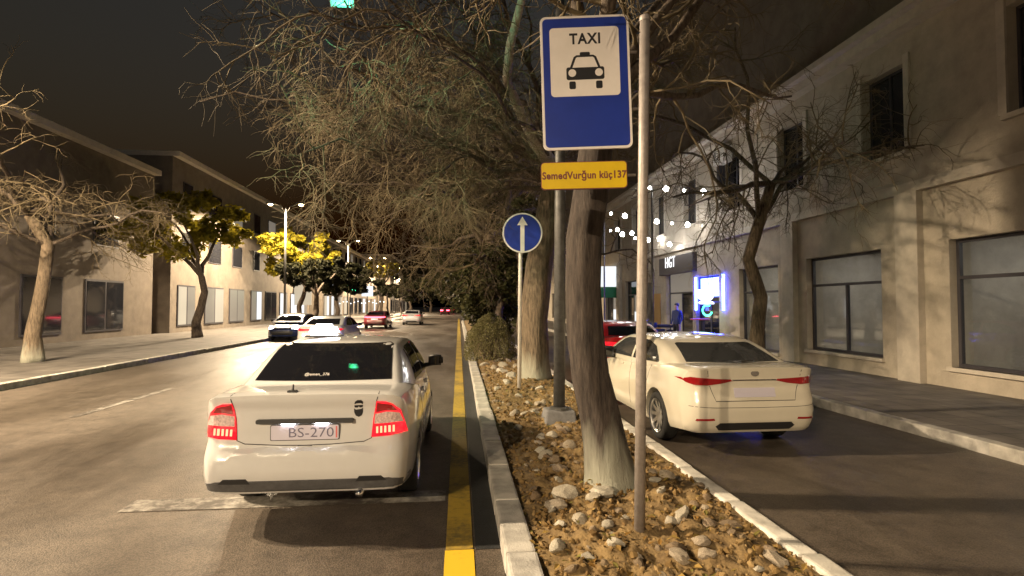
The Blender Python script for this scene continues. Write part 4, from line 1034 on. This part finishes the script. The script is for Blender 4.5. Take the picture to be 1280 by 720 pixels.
def sedan_trim(c, z=0., lit=False, glass='glass2', lens=None):
    lens = lens or (M['lens_redlit'] if lit else M['lens_red'])
    c.decal('rear_window', [(-.63, 1.075), (.63, 1.075), (.61, 1.12), (.54, 1.275), (.50, 1.285), (-.50, 1.285), (-.54, 1.275), (-.61, 1.12)], 'rear', M[glass], .004)
    for s_ in ('left', 'right'):
        c.decal('side_window', [(1.00, 1.03), (1.18, 1.02), (2.02, 1.0), (2.02, 1.295), (1.62, 1.29), (1.30, 1.225), (1.08, 1.10)], s_, M[glass], .004)
        c.decal('side_window', [(2.10, 1.0), (3.24, .985), (3.14, 1.07), (2.75, 1.25), (2.56, 1.285), (2.10, 1.295)], s_, M[glass], .004)
        c.seam('door_gap', [(2.06, .98), (2.06, .6), (2.05, .3)], s_, .008); c.seam('door_gap', [(1.22, .98), (1.30, .76), (1.5, .6), (1.52, .3)], s_, .008); c.seam('door_gap', [(3.2, .93), (3.24, .6), (3.18, .3)], s_, .008)
        for y in (1.52, 2.4): c.decal('door_handle', rrect(y, .86, y + .19, .89, .012, 3), s_, M['chrome'] if 0 else c.paint, .02)
    c.decal('windscreen', [(-.64, 1.02), (.64, 1.02), (.5, 1.27), (-.5, 1.27)], 'front', M[glass], .004)
    c.decal('tail_lamp', [(.845, .915), (.77, .945), (.5, .925), (.30, .915), (.28, .895), (.42, .865), (.60, .845), (.74, .852), (.80, .875)], 'rear', lens, .010, mirror=True)
    c.decal('chrome_bar', [(-.28, .897), (.28, .897), (.28, .913), (-.28, .913)], 'rear', M['chrome'], .010)
    c.decal('rear_reflector', [(.52, .435), (.74, .43), (.73, .455), (.53, .46)], 'rear', M['lens_red'], .006, mirror=True)
    c.decal('bumper_insert', [(-.45, .31), (.45, .31), (.5, .36), (.45, .40), (-.45, .40), (-.5, .36)], 'rear', M['blackp'], .006)
    pl_ = c.decal('number_plate', rrect(-.26, .70, .26, .81, .01, 3), 'rear', M['plate'], .008)
    c.seam('boot_gap', [(.60, 1.06), (.585, .95)], 'rear', .008, mirror=True); c.seam('boot_gap', [(-.56, .84), (-.5, .66), (.5, .66), (.56, .84)], 'rear', .008)
    c.decal('headlamp', [(.80, .68), (.72, .75), (.40, .70), (.42, .64), (.7, .62)], 'front', M['lens_clear'], .008, mirror=True)
    c.decal('grille', [(-.5, .32), (.5, .32), (.55, .5), (-.55, .5)], 'front', M['blackp'], .006)
sedan_trim(cc)
cc.seam('bumper_crease', [(-.80, .60), (-.5, .585), (0, .58), (.5, .585), (.8, .60)], 'rear', .006)
fl = MB().lathe([(0, .0), (.035, 0), (.035, .004), (0, .004)], axis='y', n=20)
bd = cc.hit(0, .985, 'rear')[0]; o = fl.build('badge', M['chrome'], cc.root); o.location = (0, bd.y - .006, .985); o.scale = (1.5, 1, 1)

# red car ahead of the sedan
RED = {**COR, 'cab': {**COR['cab'], 'top': [(.25, 1.04), (.34, 1.10), (.62, 1.26), (.95, 1.37), (1.3, 1.40), (2.1, 1.41), (2.65, 1.38), (2.95, 1.32), (3.8, .95)]}, 'res': dict(N=26, NS=34, K=12)}
rc = Car('red_car', RED, (4.25, 12.6, 0), 0, 'red car parked ahead of the pearl white sedan, seen past the leaning trunk', 'car', M['red'])
rc.wheels(.318, 8); rc.mirrors(.90, 2.95, 1.0, .17, .13, M['red']); sedan_trim(rc, glass='glass', lit=True)
# cars on the main road
LOW = {**COR, 'res': dict(N=24, NS=28, K=10)}
def road_car(name, label, u, v, y, paint, rz=0., lit=True, x=None):
    p = at_y(u, v, y); c = Car(name, LOW, (x if x is not None else p.x, y, 0), rz, label, 'car', paint)
    c.wheels(.318, 6); c.mirrors(.90, 2.95, 1.0, .16, .13); sedan_trim(c, glass='glass', lit=lit); return c
c1 = road_car('road_car', 'white sedan driving in the next lane beyond the taxi roof lamp', 399, 400, 21, M['white'])
c2 = road_car('road_car', 'dark red sedan with one glowing bar of tail light', 468, 400, 43, M['wine'])
c2.decal('light_bar', [(-.78, .88), (.78, .88), (.78, .94), (-.78, .94)], 'rear', M['tailbar'], .02)
c3 = road_car('road_car', 'silver white sedan driving ahead of the glowing tail bar', 514, 398, 51, M['silver'])
c4 = road_car('road_car', 'dark blue car facing us with headlamp lit by the far kerb', 384, 400, 33, M['navy'], math.pi, False)
c4.decal('lit_headlamp', [(.80, .67), (.72, .76), (.45, .72), (.45, .65), (.7, .61)], 'front', M['headlamp'], .012, mirror=True)
for k, (u, y, L) in enumerate(((556, 105, 'far car with red tail lights near the end of the road'), (563, 125, 'farthest car with red tail lights by the road end'))):
    c = Car('road_car', LOW, (at_y(u, 382, y).x, y, 0), 0, L, 'car', M['wine'])
    c.wheels(.318, 5); c.decal('tail_lamp', [(.84, .80), (.3, .80), (.3, .98), (.84, .98)], 'rear', M['tailbar'], .02, mirror=True); c.decal('rear_window', [(-.62, 1.09), (.62, 1.09), (.5, 1.33), (-.5, 1.33)], 'rear', M['glass'])

# ================================================================== shops on the right
bld = empty('shop_building', (FX, 30, .13), 0, 'pale stone building with shopfronts behind the string lights', 'building')
G = .13
def fy_(u): return at_x(u, 382, FX).y
def bx(name, m, lo, hi, parent=bld, bev=0.): return MB().box(lo, hi, bev).build(name, m, parent, True)
CZ = at_x(910, 158, FX - .5).z                 # cornice height
def facade():
    """ground floor and first floor bays as piers, spandrels, lintels so that openings are real holes"""
    bays = []; ya = 6.0
    spec = [  # y0, y1, z0, z1, kind
        (7.2, 10.2, .55, 3.15, 'shop'), (12.0, 14.8, .55, 3.15, 'shop'), (16.2, 18.6, .3, 3.1, 'shop'),
        (fy_(899), fy_(870), G, 3.0, 'blue'), (fy_(866), fy_(833), G, 3.35, 'door'), (fy_(797), fy_(782), .5, 3.25, 'win'),
        (fy_(770), fy_(757), .6, 3.2, 'win'), (41.0, 44.0, .55, 3.15, 'shop'), (48, 51, .55, 3.15, 'shop'), (55, 58, .5, 3.1, 'shop')]
    y = -25.0; segs = []
    for k, (a, b, z0_, z1_, kd) in enumerate(spec):
        segs.append((y, a)); y = b
    segs.append((y, 75.0))
    H1 = 4.3
    for a, b in segs: bx('wall', M['wall'], (FX, a, -.02), (FX + .5, b, H1))
    for a, b, z0_, z1_, kd in spec:
        bx('wall', M['wall'], (FX, a, z1_), (FX + .5, b, H1))
        if z0_ > .2: bx('wall', M['wall'], (FX, a, -.02), (FX + .5, b, z0_))
        w = empty('window', (0, 0, 0)); 
        bpy.data.objects.remove(w)
        fr_ = MB()
        xo = FX + .16
        t = .07
        fr_.box((xo, a, z0_), (xo + .08, a + t, z1_)); fr_.box((xo, b - t, z0_), (xo + .08, b, z1_)); fr_.box((xo, a + t, z1_ - t), (xo + .08, b - t, z1_)); fr_.box((xo, a + t, z0_), (xo + .08, b - t, z0_ + t))
        zt_ = z0_ + (z1_ - z0_) * .70; fr_.box((xo, a + t, zt_ - t / 2), (xo + .08, b - t, zt_ + t / 2)); ym = (a + b) / 2
        fr_.box((xo + .004, ym - t / 2, z0_ + t), (xo + .076, ym + t / 2, zt_ - t / 2))
        wo = fr_.build('window' if kd != 'door' else 'door', M['frame'], bld, True)
        if kd == 'shop':
            rm = MB(); x0_, x1_ = FX + .5, FX + 3.6; ra, rb = a - .5, b + .5; zc_ = 3.4
            rm.quad((x1_, ra, G), (x1_, rb, G), (x1_, rb, zc_), (x1_, ra, zc_)); rm.quad((x0_, ra, G), (x1_, ra, G), (x1_, ra, zc_), (x0_, ra, zc_)); rm.quad((x0_, rb, G), (x1_, rb, G), (x1_, rb, zc_), (x0_, rb, zc_))
            rm.quad((x0_, ra, zc_), (x1_, ra, zc_), (x1_, rb, zc_), (x0_, rb, zc_)); rm.quad((x0_, ra, G + .01), (x1_, ra, G + .01), (x1_, rb, G + .01), (x0_, rb, G + .01))
            rm.build('shop_room', M['roomwall'], bld, True, fix=False)
            for q_ in (.25, .75): bx('ceiling_light', M['ceil'], (x0_ + .8, a + (b - a) * q_ - .12, zc_ - .06), (x1_ - .8, a + (b - a) * q_ + .12, zc_ - .03))
            sh = MB(); rg_ = random.Random(int(a * 10))
            for lv in range(5): sh.box((x1_ - .45, ra + .1, .5 + lv * .5), (x1_ - .02, rb - .1, .53 + lv * .5))
            sh = sh.build('shelf', M['shelf'], bld, True)
            for lv in range(5):
                y_ = ra + .15
                while y_ < rb - .4:
                    w_ = rg_.uniform(.1, .38); bx('goods', M['goods'], (x1_ - .4, y_, .532 + lv * .5), (x1_ - .1, y_ + w_, .532 + lv * .5 + rg_.uniform(.15, .38)), sh); y_ += w_ + rg_.uniform(.03, .3)
            bx('counter', M['shelf'], (x0_ + .7, a + .2, G + .02), (x0_ + 1.3, a + 1.4, 1.1), bev=.02)
        g = M['clear'] if kd in ('shop',) else (M['wgl'])
        pan = [(a + t, ym - t / 2, z0_ + t, zt_ - t / 2), (ym + t / 2, b - t, z0_ + t, zt_ - t / 2), (a + t, b - t, zt_ + t / 2, z1_ - t)]
        for i, (pa, pb_, za, zb_) in enumerate(pan):
            mm = g
            if kd == 'door' and i == 1: mm = M['wdim']
            if kd == 'door' and i == 2: mm = M['wdim']
            if kd == 'win' and i == 0: mm = M['wdim']
            if kd == 'blue': mm = M['wgl'] if i < 2 else M['wblue']
            bx('pane', mm, (xo + .03, pa, za), (xo + .045, pb_, zb_), wo)
        if kd == 'win': bx('lit_panel', M['wlit'], (xo + .012, a + t + .02, z0_ + t + .02), (xo + .026, ym - t, z0_ + .95), wo)
        bx('sill', M['trim'], (FX - .08, a - .05, z0_ - .08 if z0_ > .2 else G - .0), (FX + .14, b + .05, z0_ if z0_ > .2 else G + .02), wo)
    bx('string_course', M['trim'], (FX - .14, -25, H1), (FX + .5, 75, H1 + .22))
    # first floor
    ups = [y0 + 3.6 * k for k, y0 in [(k, 7.6) for k in range(18)]]
    yy = -25.0
    z0_, z1_ = 5.3, 7.3
    for yc in ups:
        a, b = yc, yc + 1.3
        bx('wall', M['wall'], (FX, yy, H1 + .22), (FX + .5, a, CZ)); bx('wall', M['wall'], (FX, a, H1 + .22), (FX + .5, b, z0_)); bx('wall', M['wall'], (FX, a, z1_), (FX + .5, b, CZ)); yy = b
        f2 = MB(); xo = FX + .2
        f2.box((xo, a, z0_), (xo + .07, a + .06, z1_)); f2.box((xo, b - .06, z0_), (xo + .07, b, z1_)); f2.box((xo, a + .06, z1_ - .06), (xo + .07, b - .06, z1_)); f2.box((xo, a + .06, z0_), (xo + .07, b - .06, z0_ + .06)); ym = (a + b) / 2
        f2.box((xo + .004, ym - .03, z0_ + .06), (xo + .066, ym + .03, z1_ - .06))
        wo = f2.build('window', M['frame'], bld, True)
        bx('pane', M['wgl'], (xo + .025, a + .06, z0_ + .06), (xo + .04, ym - .03, z1_ - .06), wo); bx('pane', M['wgl'], (xo + .025, ym + .03, z0_ + .06), (xo + .04, b - .06, z1_ - .06), wo)
        bx('sill', M['trim'], (FX - .1, a - .08, z0_ - .1), (FX + .19, b + .08, z0_ - .002), wo)
        for s, e in ((a - .16, a - .003), (b + .003, b + .16)): bx('architrave', M['trim'], (FX - .05, s, z0_ + .003), (FX - .003, e, z1_ + .16), wo)
    bx('wall', M['wall'], (FX, yy, H1 + .22), (FX + .5, 75, CZ))
    # pilasters of the ground floor
    for yc in (fy_(776), fy_(803), 15.5, 11.1, 46, 53.2): bx('pilaster', M['trim'], (FX - .16, yc - .3, G), (FX - .003, yc + .3, 4.3 - .003))
    bx('cornice', M['trim'], (FX - .55, -25, CZ), (FX + .5, 75, CZ + .16)); bx('cornice', M['trim'], (FX - .35, -25, CZ - .22), (FX - .003, 75, CZ - .003))
    bx('parapet', M['wall2'], (FX + .1, -25, CZ + .163), (FX + .5, 75, CZ + 9))
    bx('dark_panel', M['frame'], (FX - .05, fy_(815), .5), (FX - .004, fy_(809), 3.0)); bx('orange_panel', M['wwarm'] if 0 else mat('ochre_panel', (.45, .26, .08), .6), (FX - .04, fy_(826), .6), (FX - .004, fy_(817), 2.4))
facade()
# dark sign box with white lit lettering over the door
sa, sb = fy_(872), fy_(829)
sg = empty('shop_sign', (FX - .2, sa, 3.4), 0, 'dark sign box with lit white letters above the shop door', 'sign')
zs0, zs1 = at_x(850, 341, FX - .2).z, at_x(850, 318, FX - .2).z
MB().box((FX - .2, sa, zs0), (FX - .003, sb, zs1), .02).build('box', M['shopdark'], sg, True)
fs = Frame((FX - .203, fy_(843.5), at_x(843.5, 326.5, FX - .2).z), (0, -1, 0), (0, 0, 1))
text('lettering', 'HGT', fs, 0, 0, w=1.15, h=.5, depth=.02, c0=.0, m=M['signlit'], parent=sg, bold=-.005, spacing=1.1)
# glowing white light box and green ring
lb = at_x(881, 371, FX - .6)
lx = empty('light_box', (lb.x, lb.y, lb.z - .3), 0, 'glowing white goblet shaped light box on the blue lit wall', 'sign')
fl_ = Frame(lb, (0, -1, 0), (0, 0, 1)); fl_.r = V((.55, -.83, 0)).normalized(); fl_.n = fl_.r.cross(fl_.u)
MB().prism([(-.34, .28), (.34, .28), (.36, .1), (.28, -.08), (.16, -.14), (.34, -.22), (.34, -.28), (-.2, -.28), (-.3, -.22), (-.14, -.14), (-.28, -.06), (-.36, .1)], fl_, -.08, 0).build('panel', M['boxlit'], lx, True)
rg = MB(); rg.tube([fl_.pt(.1 + .2 * math.cos(R(a)), -.52 + .2 * math.sin(R(a)), 0) for a in range(60, 360, 20)], .03, 6); rg.build('green_ring', M['greenlit'], lx, True)
MB().tube([lb + V((0, .02, -.2)), lb + V((.62, .02, -.2))], .025, 6).build('bracket', M['frame'], lx, True)
for u in (868, 902):
    p = at_x(u, 362, FX - .12); nl = MB().box((FX - .1, p.y - .03, 1.6), (FX - .01, p.y + .03, 3.0)).build('neon_tube', M['wblue'])
    tag(nl, 'blue neon strip on the wall ' + ('beside the shop door' if u < 880 else 'past the glowing light box'), 'neon light')
# green and white shop totem beyond the trunk
p = at_x(757, 382, FX - .7)
tt = empty('shop_totem', (p.x, p.y, .13), 0, 'white lit shop blade sign with green foot past the leaning trunk', 'sign')
MB().box((p.x - .3, p.y - .1, 3.0), (p.x + .68, p.y + .1, 4.3), .03).build('panel', M['boxlit'] if 0 else M['wlit'], tt, True); MB().box((p.x - .3, p.y - .1, 2.3), (p.x + .68, p.y + .1, 2.98), .03).build('green_panel', M['greenlit'] if 0 else mat('green_panel', (.03, .3, .14), .5), tt, True)
# air conditioner
p = at_x(898, 194, FX - .35)
ac_ = empty('air_conditioner', (FX - .35, p.y, p.z - .35), 0, 'white air conditioner unit high on the stone facade', 'air conditioner')
MB().box((FX - .36, p.y - .42, p.z - .32), (FX - .02, p.y + .42, p.z + .32), .02).build('casing', M['acwhite'], ac_, True)
f3 = Frame((FX - .362, p.y + .1, p.z), (0, -1, 0), (0, 0, 1)); mb = MB()
for r0 in (.24, .17, .1): mb.tube([f3.pt(r0 * math.cos(R(a)), r0 * math.sin(R(a)), .004) for a in range(0, 361, 20)], .01, 5)
mb.build('fan_grille', M['frame'], ac_, True)
MB().box((FX - .22, p.y + .2, p.z - 1.05), (FX - .003, p.y + .42, p.z - .33)).build('cover', M['frame'], ac_, True)

# string lights: each string one thing, its wire and bulbs parts
def string(pts, y, label, big=.095, sm=.05, drop=.1):
    P = [(at_y(u, v, y), s) for u, v, s in pts]
    a = P[0][0] + (P[0][0] - P[1][0]).normalized() * .8; b = V((FX - .02, y, P[-1][0].z + .25))
    t = empty('string_light', (a.x, y, a.z), 0, label, 'string lights', 'light strings over the shop pavement')
    mb = MB(); mb.tube([a + V((0, 0, .2))] + [p + V((0, 0, drop)) for p, s in P] + [b], .008, 4); mb.build('wire', M['wire'], t, True)
    for p, s in P:
        r = big if s else sm
        mb = MB(); mb.lathe([(0, -r), (r * .7, -r * .75), (r, -.1 * r), (r * .75, r * .65), (r * .3, r * 1.05), (0, r * 1.1)], p, n=12); o = mb.build('bulb', M['bulb'], t, True, True)
        mb = MB(); mb.lathe([(0, r), (.025, r), (.025, drop + .01), (0, drop + .01)], p, n=8); mb.build('socket', M['wire'], o, True)
string([(812, 235, 0), (832.5, 236, 1), (855, 238, 0), (879, 240, 1), (902, 239, 0)], 18.0, 'highest string of bulbs, below the air conditioner')
string([(764, 267, 0), (781, 270, 1), (801, 274, 0), (821, 277, 1), (840, 279, 0), (859.5, 281, 1), (879, 282.5, 0), (900, 283.5, 0)], 21.5, 'string of spaced bulbs under the highest string')
string([(763, 288.5, 0), (772, 287, 1), (790, 291.5, 1), (807, 296, 0), (824, 299, 1), (841, 301, 0), (857.5, 303, 1), (875.5, 303, 0), (893, 304.5, 1)], 26.0, 'low string of bulbs in front of the dark sign box')
string([(778, 293, 1), (794, 298, 0), (810, 300, 1), (837, 305.5, 1), (867, 308, 1), (888, 306, 0), (909, 305, 1)], 23.5, 'lowest sagging string of bulbs over the shop door')
for x, y, L in ((5.98 + .6, 18, 'slim post holding the highest string of bulbs'), (6.75, 24.8, 'slim post holding the lower strings of bulbs')):
    MB().tube([(x, y, .12), (x, y, 5.9)], [.04, .035], 10).build('string_post', M['darkpost'])
    tag(bpy.data.objects[-1] if 0 else [o for o in C.objects if o.name.startswith('string_post')][-1], L, 'post')

# person by the door
def person(x, y, rz):
    t = empty('person', (x, y, .13), rz, 'person in navy jacket and dark trousers standing by the shop door', 'person')
    J = {'hip': (0, 0, .95, .15, .11), 'waist': (0, 0, 1.1, .145, .10), 'chest': (0, -.01, 1.32, .18, .12), 'neckb': (0, 0, 1.47, .09, .07), 'neck': (0, -.01, 1.52, .055, .055), 'chin': (0, -.03, 1.58, .06, .07), 'head': (0, -.02, 1.67, .075, .095), 'crown': (0, 0, 1.755, .05, .06)}
    for s, n in ((-1, 'l'), (1, 'r')):
        J['sh' + n] = (s * .18, 0, 1.42, .07, .07); J['el' + n] = (s * .235, .03, 1.15, .048, .048); J['wr' + n] = (s * .21, -.09, .93, .034, .034); J['ha' + n] = (s * .20, -.12, .85, .03, .045)
        J['th' + n] = (s * .09, 0, .86, .095, .095); J['kn' + n] = (s * .10, -.02, .49, .062, .062); J['an' + n] = (s * .11, .02, .09, .045, .05); J['to' + n] = (s * .12, -.14, .035, .045, .035)
    E = [('hip', 'waist'), ('waist', 'chest'), ('chest', 'neckb'), ('neckb', 'neck'), ('neck', 'chin'), ('chin', 'head'), ('head', 'crown')]
    for n in 'lr': E += [('chest', 'sh' + n), ('sh' + n, 'el' + n), ('el' + n, 'wr' + n), ('wr' + n, 'ha' + n), ('hip', 'th' + n), ('th' + n, 'kn' + n), ('kn' + n, 'an' + n), ('an' + n, 'to' + n)]
    K = list(J); me = bpy.data.meshes.new('body'); me.from_pydata([J[k][:3] for k in K], [(K.index(a), K.index(b)) for a, b in E], [])
    o = bpy.data.objects.new('body', me); C.objects.link(o); o.modifiers.new('s', 'SKIN')
    for i, k_ in enumerate(K): me.skin_vertices[0].data[i].radius = J[k_][3:5]; me.skin_vertices[0].data[i].use_root = (k_ == 'hip')
    sb_ = o.modifiers.new('d', 'SUBSURF'); sb_.levels = 2
    dg = bpy.context.evaluated_depsgraph_get(); bm_ = bpy.data.meshes.new_from_object(o.evaluated_get(dg)); bpy.data.objects.remove(o)
    for m_ in (M['cloth_blue'], M['cloth_dark'], M['skin']): bm_.materials.append(m_)
    for p_ in bm_.polygons:
        c = p_.center; p_.material_index = 2 if (c.z > 1.5 or (abs(c.x) > .15 and c.z < .9)) else (0 if c.z > .9 else 1)
    link('body', bm_, None, t, smooth=True)
    h = bmesh.new(); bmesh.ops.create_icosphere(h, subdivisions=3, radius=1)
    for v in h.verts: v.co = V((v.co.x * .085, v.co.y * .105 + .008, 1.69 + v.co.z * .095 + (.03 if v.co.y < 0 and v.co.z < .3 else 0)))
    m_ = bpy.data.meshes.new('hair'); h.to_mesh(m_); h.free(); link('hair', m_, M['hair'], t, smooth=True)
pp = at_x(846, 400, 9.0); person(pp.x, pp.y, R(-60))
# motorbike by the ochre panel, red topped high table, flower tubs
p = at_x(820, 410, 8.9)
bk = empty('motorbike', (p.x, p.y, .13), R(75), 'dark motorbike parked by the ochre wall panel', 'motorbike')
for y in (-.62, .62):
    w = MB().lathe([(.20, -.05), (.28, -.05), (.30, 0), (.28, .05), (.20, .05), (.20, -.05)], (0, y, .3), 'x', 24).build('wheel', M['tyre'], bk, smooth=True)
    h = MB().lathe([(0, -.03), (.2, -.02), (.2, .02), (0, .03)], (0, y, .3), 'x', 16).build('rim', M['rim'], w)
MB().box((-.13, -.4, .35), (.13, .3, .62), .06).build('engine', M['blackp'], bk); MB().box((-.14, -.8, .68), (.14, -.05, .82), .05).build('seat', M['blackp'], bk); MB().box((-.15, -.05, .66), (.15, .42, .92), .08).build('tank', M['navy'], bk)
mb = MB(); mb.tube([(0, .62, .3), (0, .42, .95), (0, .38, 1.05)], .03, 8); mb.tube([(-.34, .32, 1.08), (0, .38, 1.05), (.34, .32, 1.08)], .016, 8); mb.build('fork', M['chrome'], bk, smooth=True)
MB().lathe([(0, .08), (.08, .06), (.09, 0), (0, 0)], (0, .5, .92), 'y', 16).build('headlight', M['lens_clear'], bk)
p = at_x(875, 396, 9.2)
tb = empty('high_table', (p.x, p.y, .13), 0, 'tall red topped table under the glowing light box', 'table')
MB().lathe([(0, 0), (.34, 0), (.36, .02), (.34, .05), (0, .05)], (0, 0, 1.12), n=24).build('top', M['redtop'], tb); MB().tube([(0, 0, .02), (0, 0, 1.12)], .04, 10).build('leg', M['frame'], tb); MB().lathe([(0, 0), (.25, 0), (.25, .02), (0, .04)], n=20).build('base', M['frame'], tb)

# ================================================================== far side: shops behind the trees
def far_block(x0, x1, ya, yb, h, label, seed, mwall, lit):
    r = random.Random(seed); t = empty('far_building', ((x0 + x1) / 2, (ya + yb) / 2, .13), 0, label, 'building')
    MB().box((x0, ya, -.02), (x1, yb, h)).build('wall', mwall, t, True)
    MB().box((x0, ya, h), (x1 + .4, yb, h + .3)).build('cornice', M['trim'], t, True)
    y = ya + .8
    while y + 3 < yb:
        w = r.uniform(2.2, 3.0); L = r.random() < lit
        f = MB().box((x1 - .02, y, .5), (x1 + .06, y + w, 3.1)).build('window', M['frame'], t, True)
        for k in range(2): MB().box((x1 + .06, y + .08 + k * w / 2, .6), (x1 + .075, y + w / 2 - .06 + k * w / 2, 3.0)).build('pane', r.choice((M['wdim'], M['wwarm'], M['wdim'], M['wlit'])) if L else M['wgl'], f, True)
        if r.random() < .5: MB().add([(x1 + .06, y - .1, 3.5), (x1 + .06, y + w + .1, 3.5), (x1 + 1.2, y + w + .1, 3.0), (x1 + 1.2, y - .1, 3.0), (x1 + .06, y - .1, 3.42), (x1 + .06, y + w + .1, 3.42), (x1 + 1.2, y + w + .1, 2.92), (x1 + 1.2, y - .1, 2.92)], [(0, 1, 2, 3), (7, 6, 5, 4), (0, 3, 7, 4), (1, 5, 6, 2), (3, 2, 6, 7), (0, 4, 5, 1)]) 
        fl2 = 1
        while 3.6 + fl2 * 3.1 < h:
            z = 1.6 + fl2 * 3.2
            f = MB().box((x1 - .02, y + .5, z), (x1 + .05, y + w - .5, z + 1.7)).build('window', M['frame'], t, True)
            MB().box((x1 + .05, y + .57, z + .07), (x1 + .06, y + w - .57, z + 1.63)).build('pane', M['wgl'] if r.random() < .85 else M['wdim'], f, True)
            fl2 += 1
        y += w + r.uniform(.9, 1.6)
far_block(-30, -18, 8, 34, 9.5, 'plain dark windowed building across the road', 71, M['wall2'], .0)
far_block(-30, -17.5, 35, 66, 11, 'far building with bright shop windows behind the dark round trees', 72, M['wall2'], .9)
far_block(-28, -16.5, 68, 110, 10, 'long far building beyond the twin lamps', 73, M['wall2'], .6)
far_block(-26, -14, 113, 160, 12, 'dim far building near the end of the street', 74, M['wall2'], .3)
# small green shop sign and a lit kiosk awning between the trees
for u, v, m_, w, h, nm, L in ((438, 360, 'greenlit', 1.1, .9, 'green_sign', 'small green lit sign hanging between dark tree trunks'), (421, 358, 'wlit', 1.6, .6, 'lit_sign', 'white lit sign under the dark round tree'), (459, 364, 'wlit', 1.2, 1.1, 'lit_sign', 'white lit sign farther along the shops'), (376, 366, 'wwarm', 2.2, 2.6, 'lit_sign', 'tall warm lit shop panel behind the navy car')):
    p = at_y(u, v, 60); s = 60 / 45
    t = empty(nm, (p.x, 60, p.z), 0, L, 'sign')
    MB().box((p.x - w / 2, 60, p.z - h / 2), (p.x + w / 2, 60.15, p.z + h / 2), .03).build('face', M[m_], t, True)
    MB().tube([(p.x, 60.08, .12), (p.x, 60.08, p.z - h / 2)], .05, 6).build('post', M['darkpost'], t, True)
gd = empty('fairy_lights', at_y(450, 378, 58), 0, 'row of tiny white lights along the far pavement', 'string lights')
wv = []
for k in range(14):
    p = at_y(420 + k * 4.6, 378 + math.sin(k * 1.9) * 1.4, 58); wv.append(p + V((0, 0, .1)))
    MB().lathe([(0, -.07), (.07, 0), (0, .07)], p, n=8).build('bulb', M['boxlit'], gd, True)
MB().tube(wv, .01, 4).build('wire', M['wire'], gd, True)
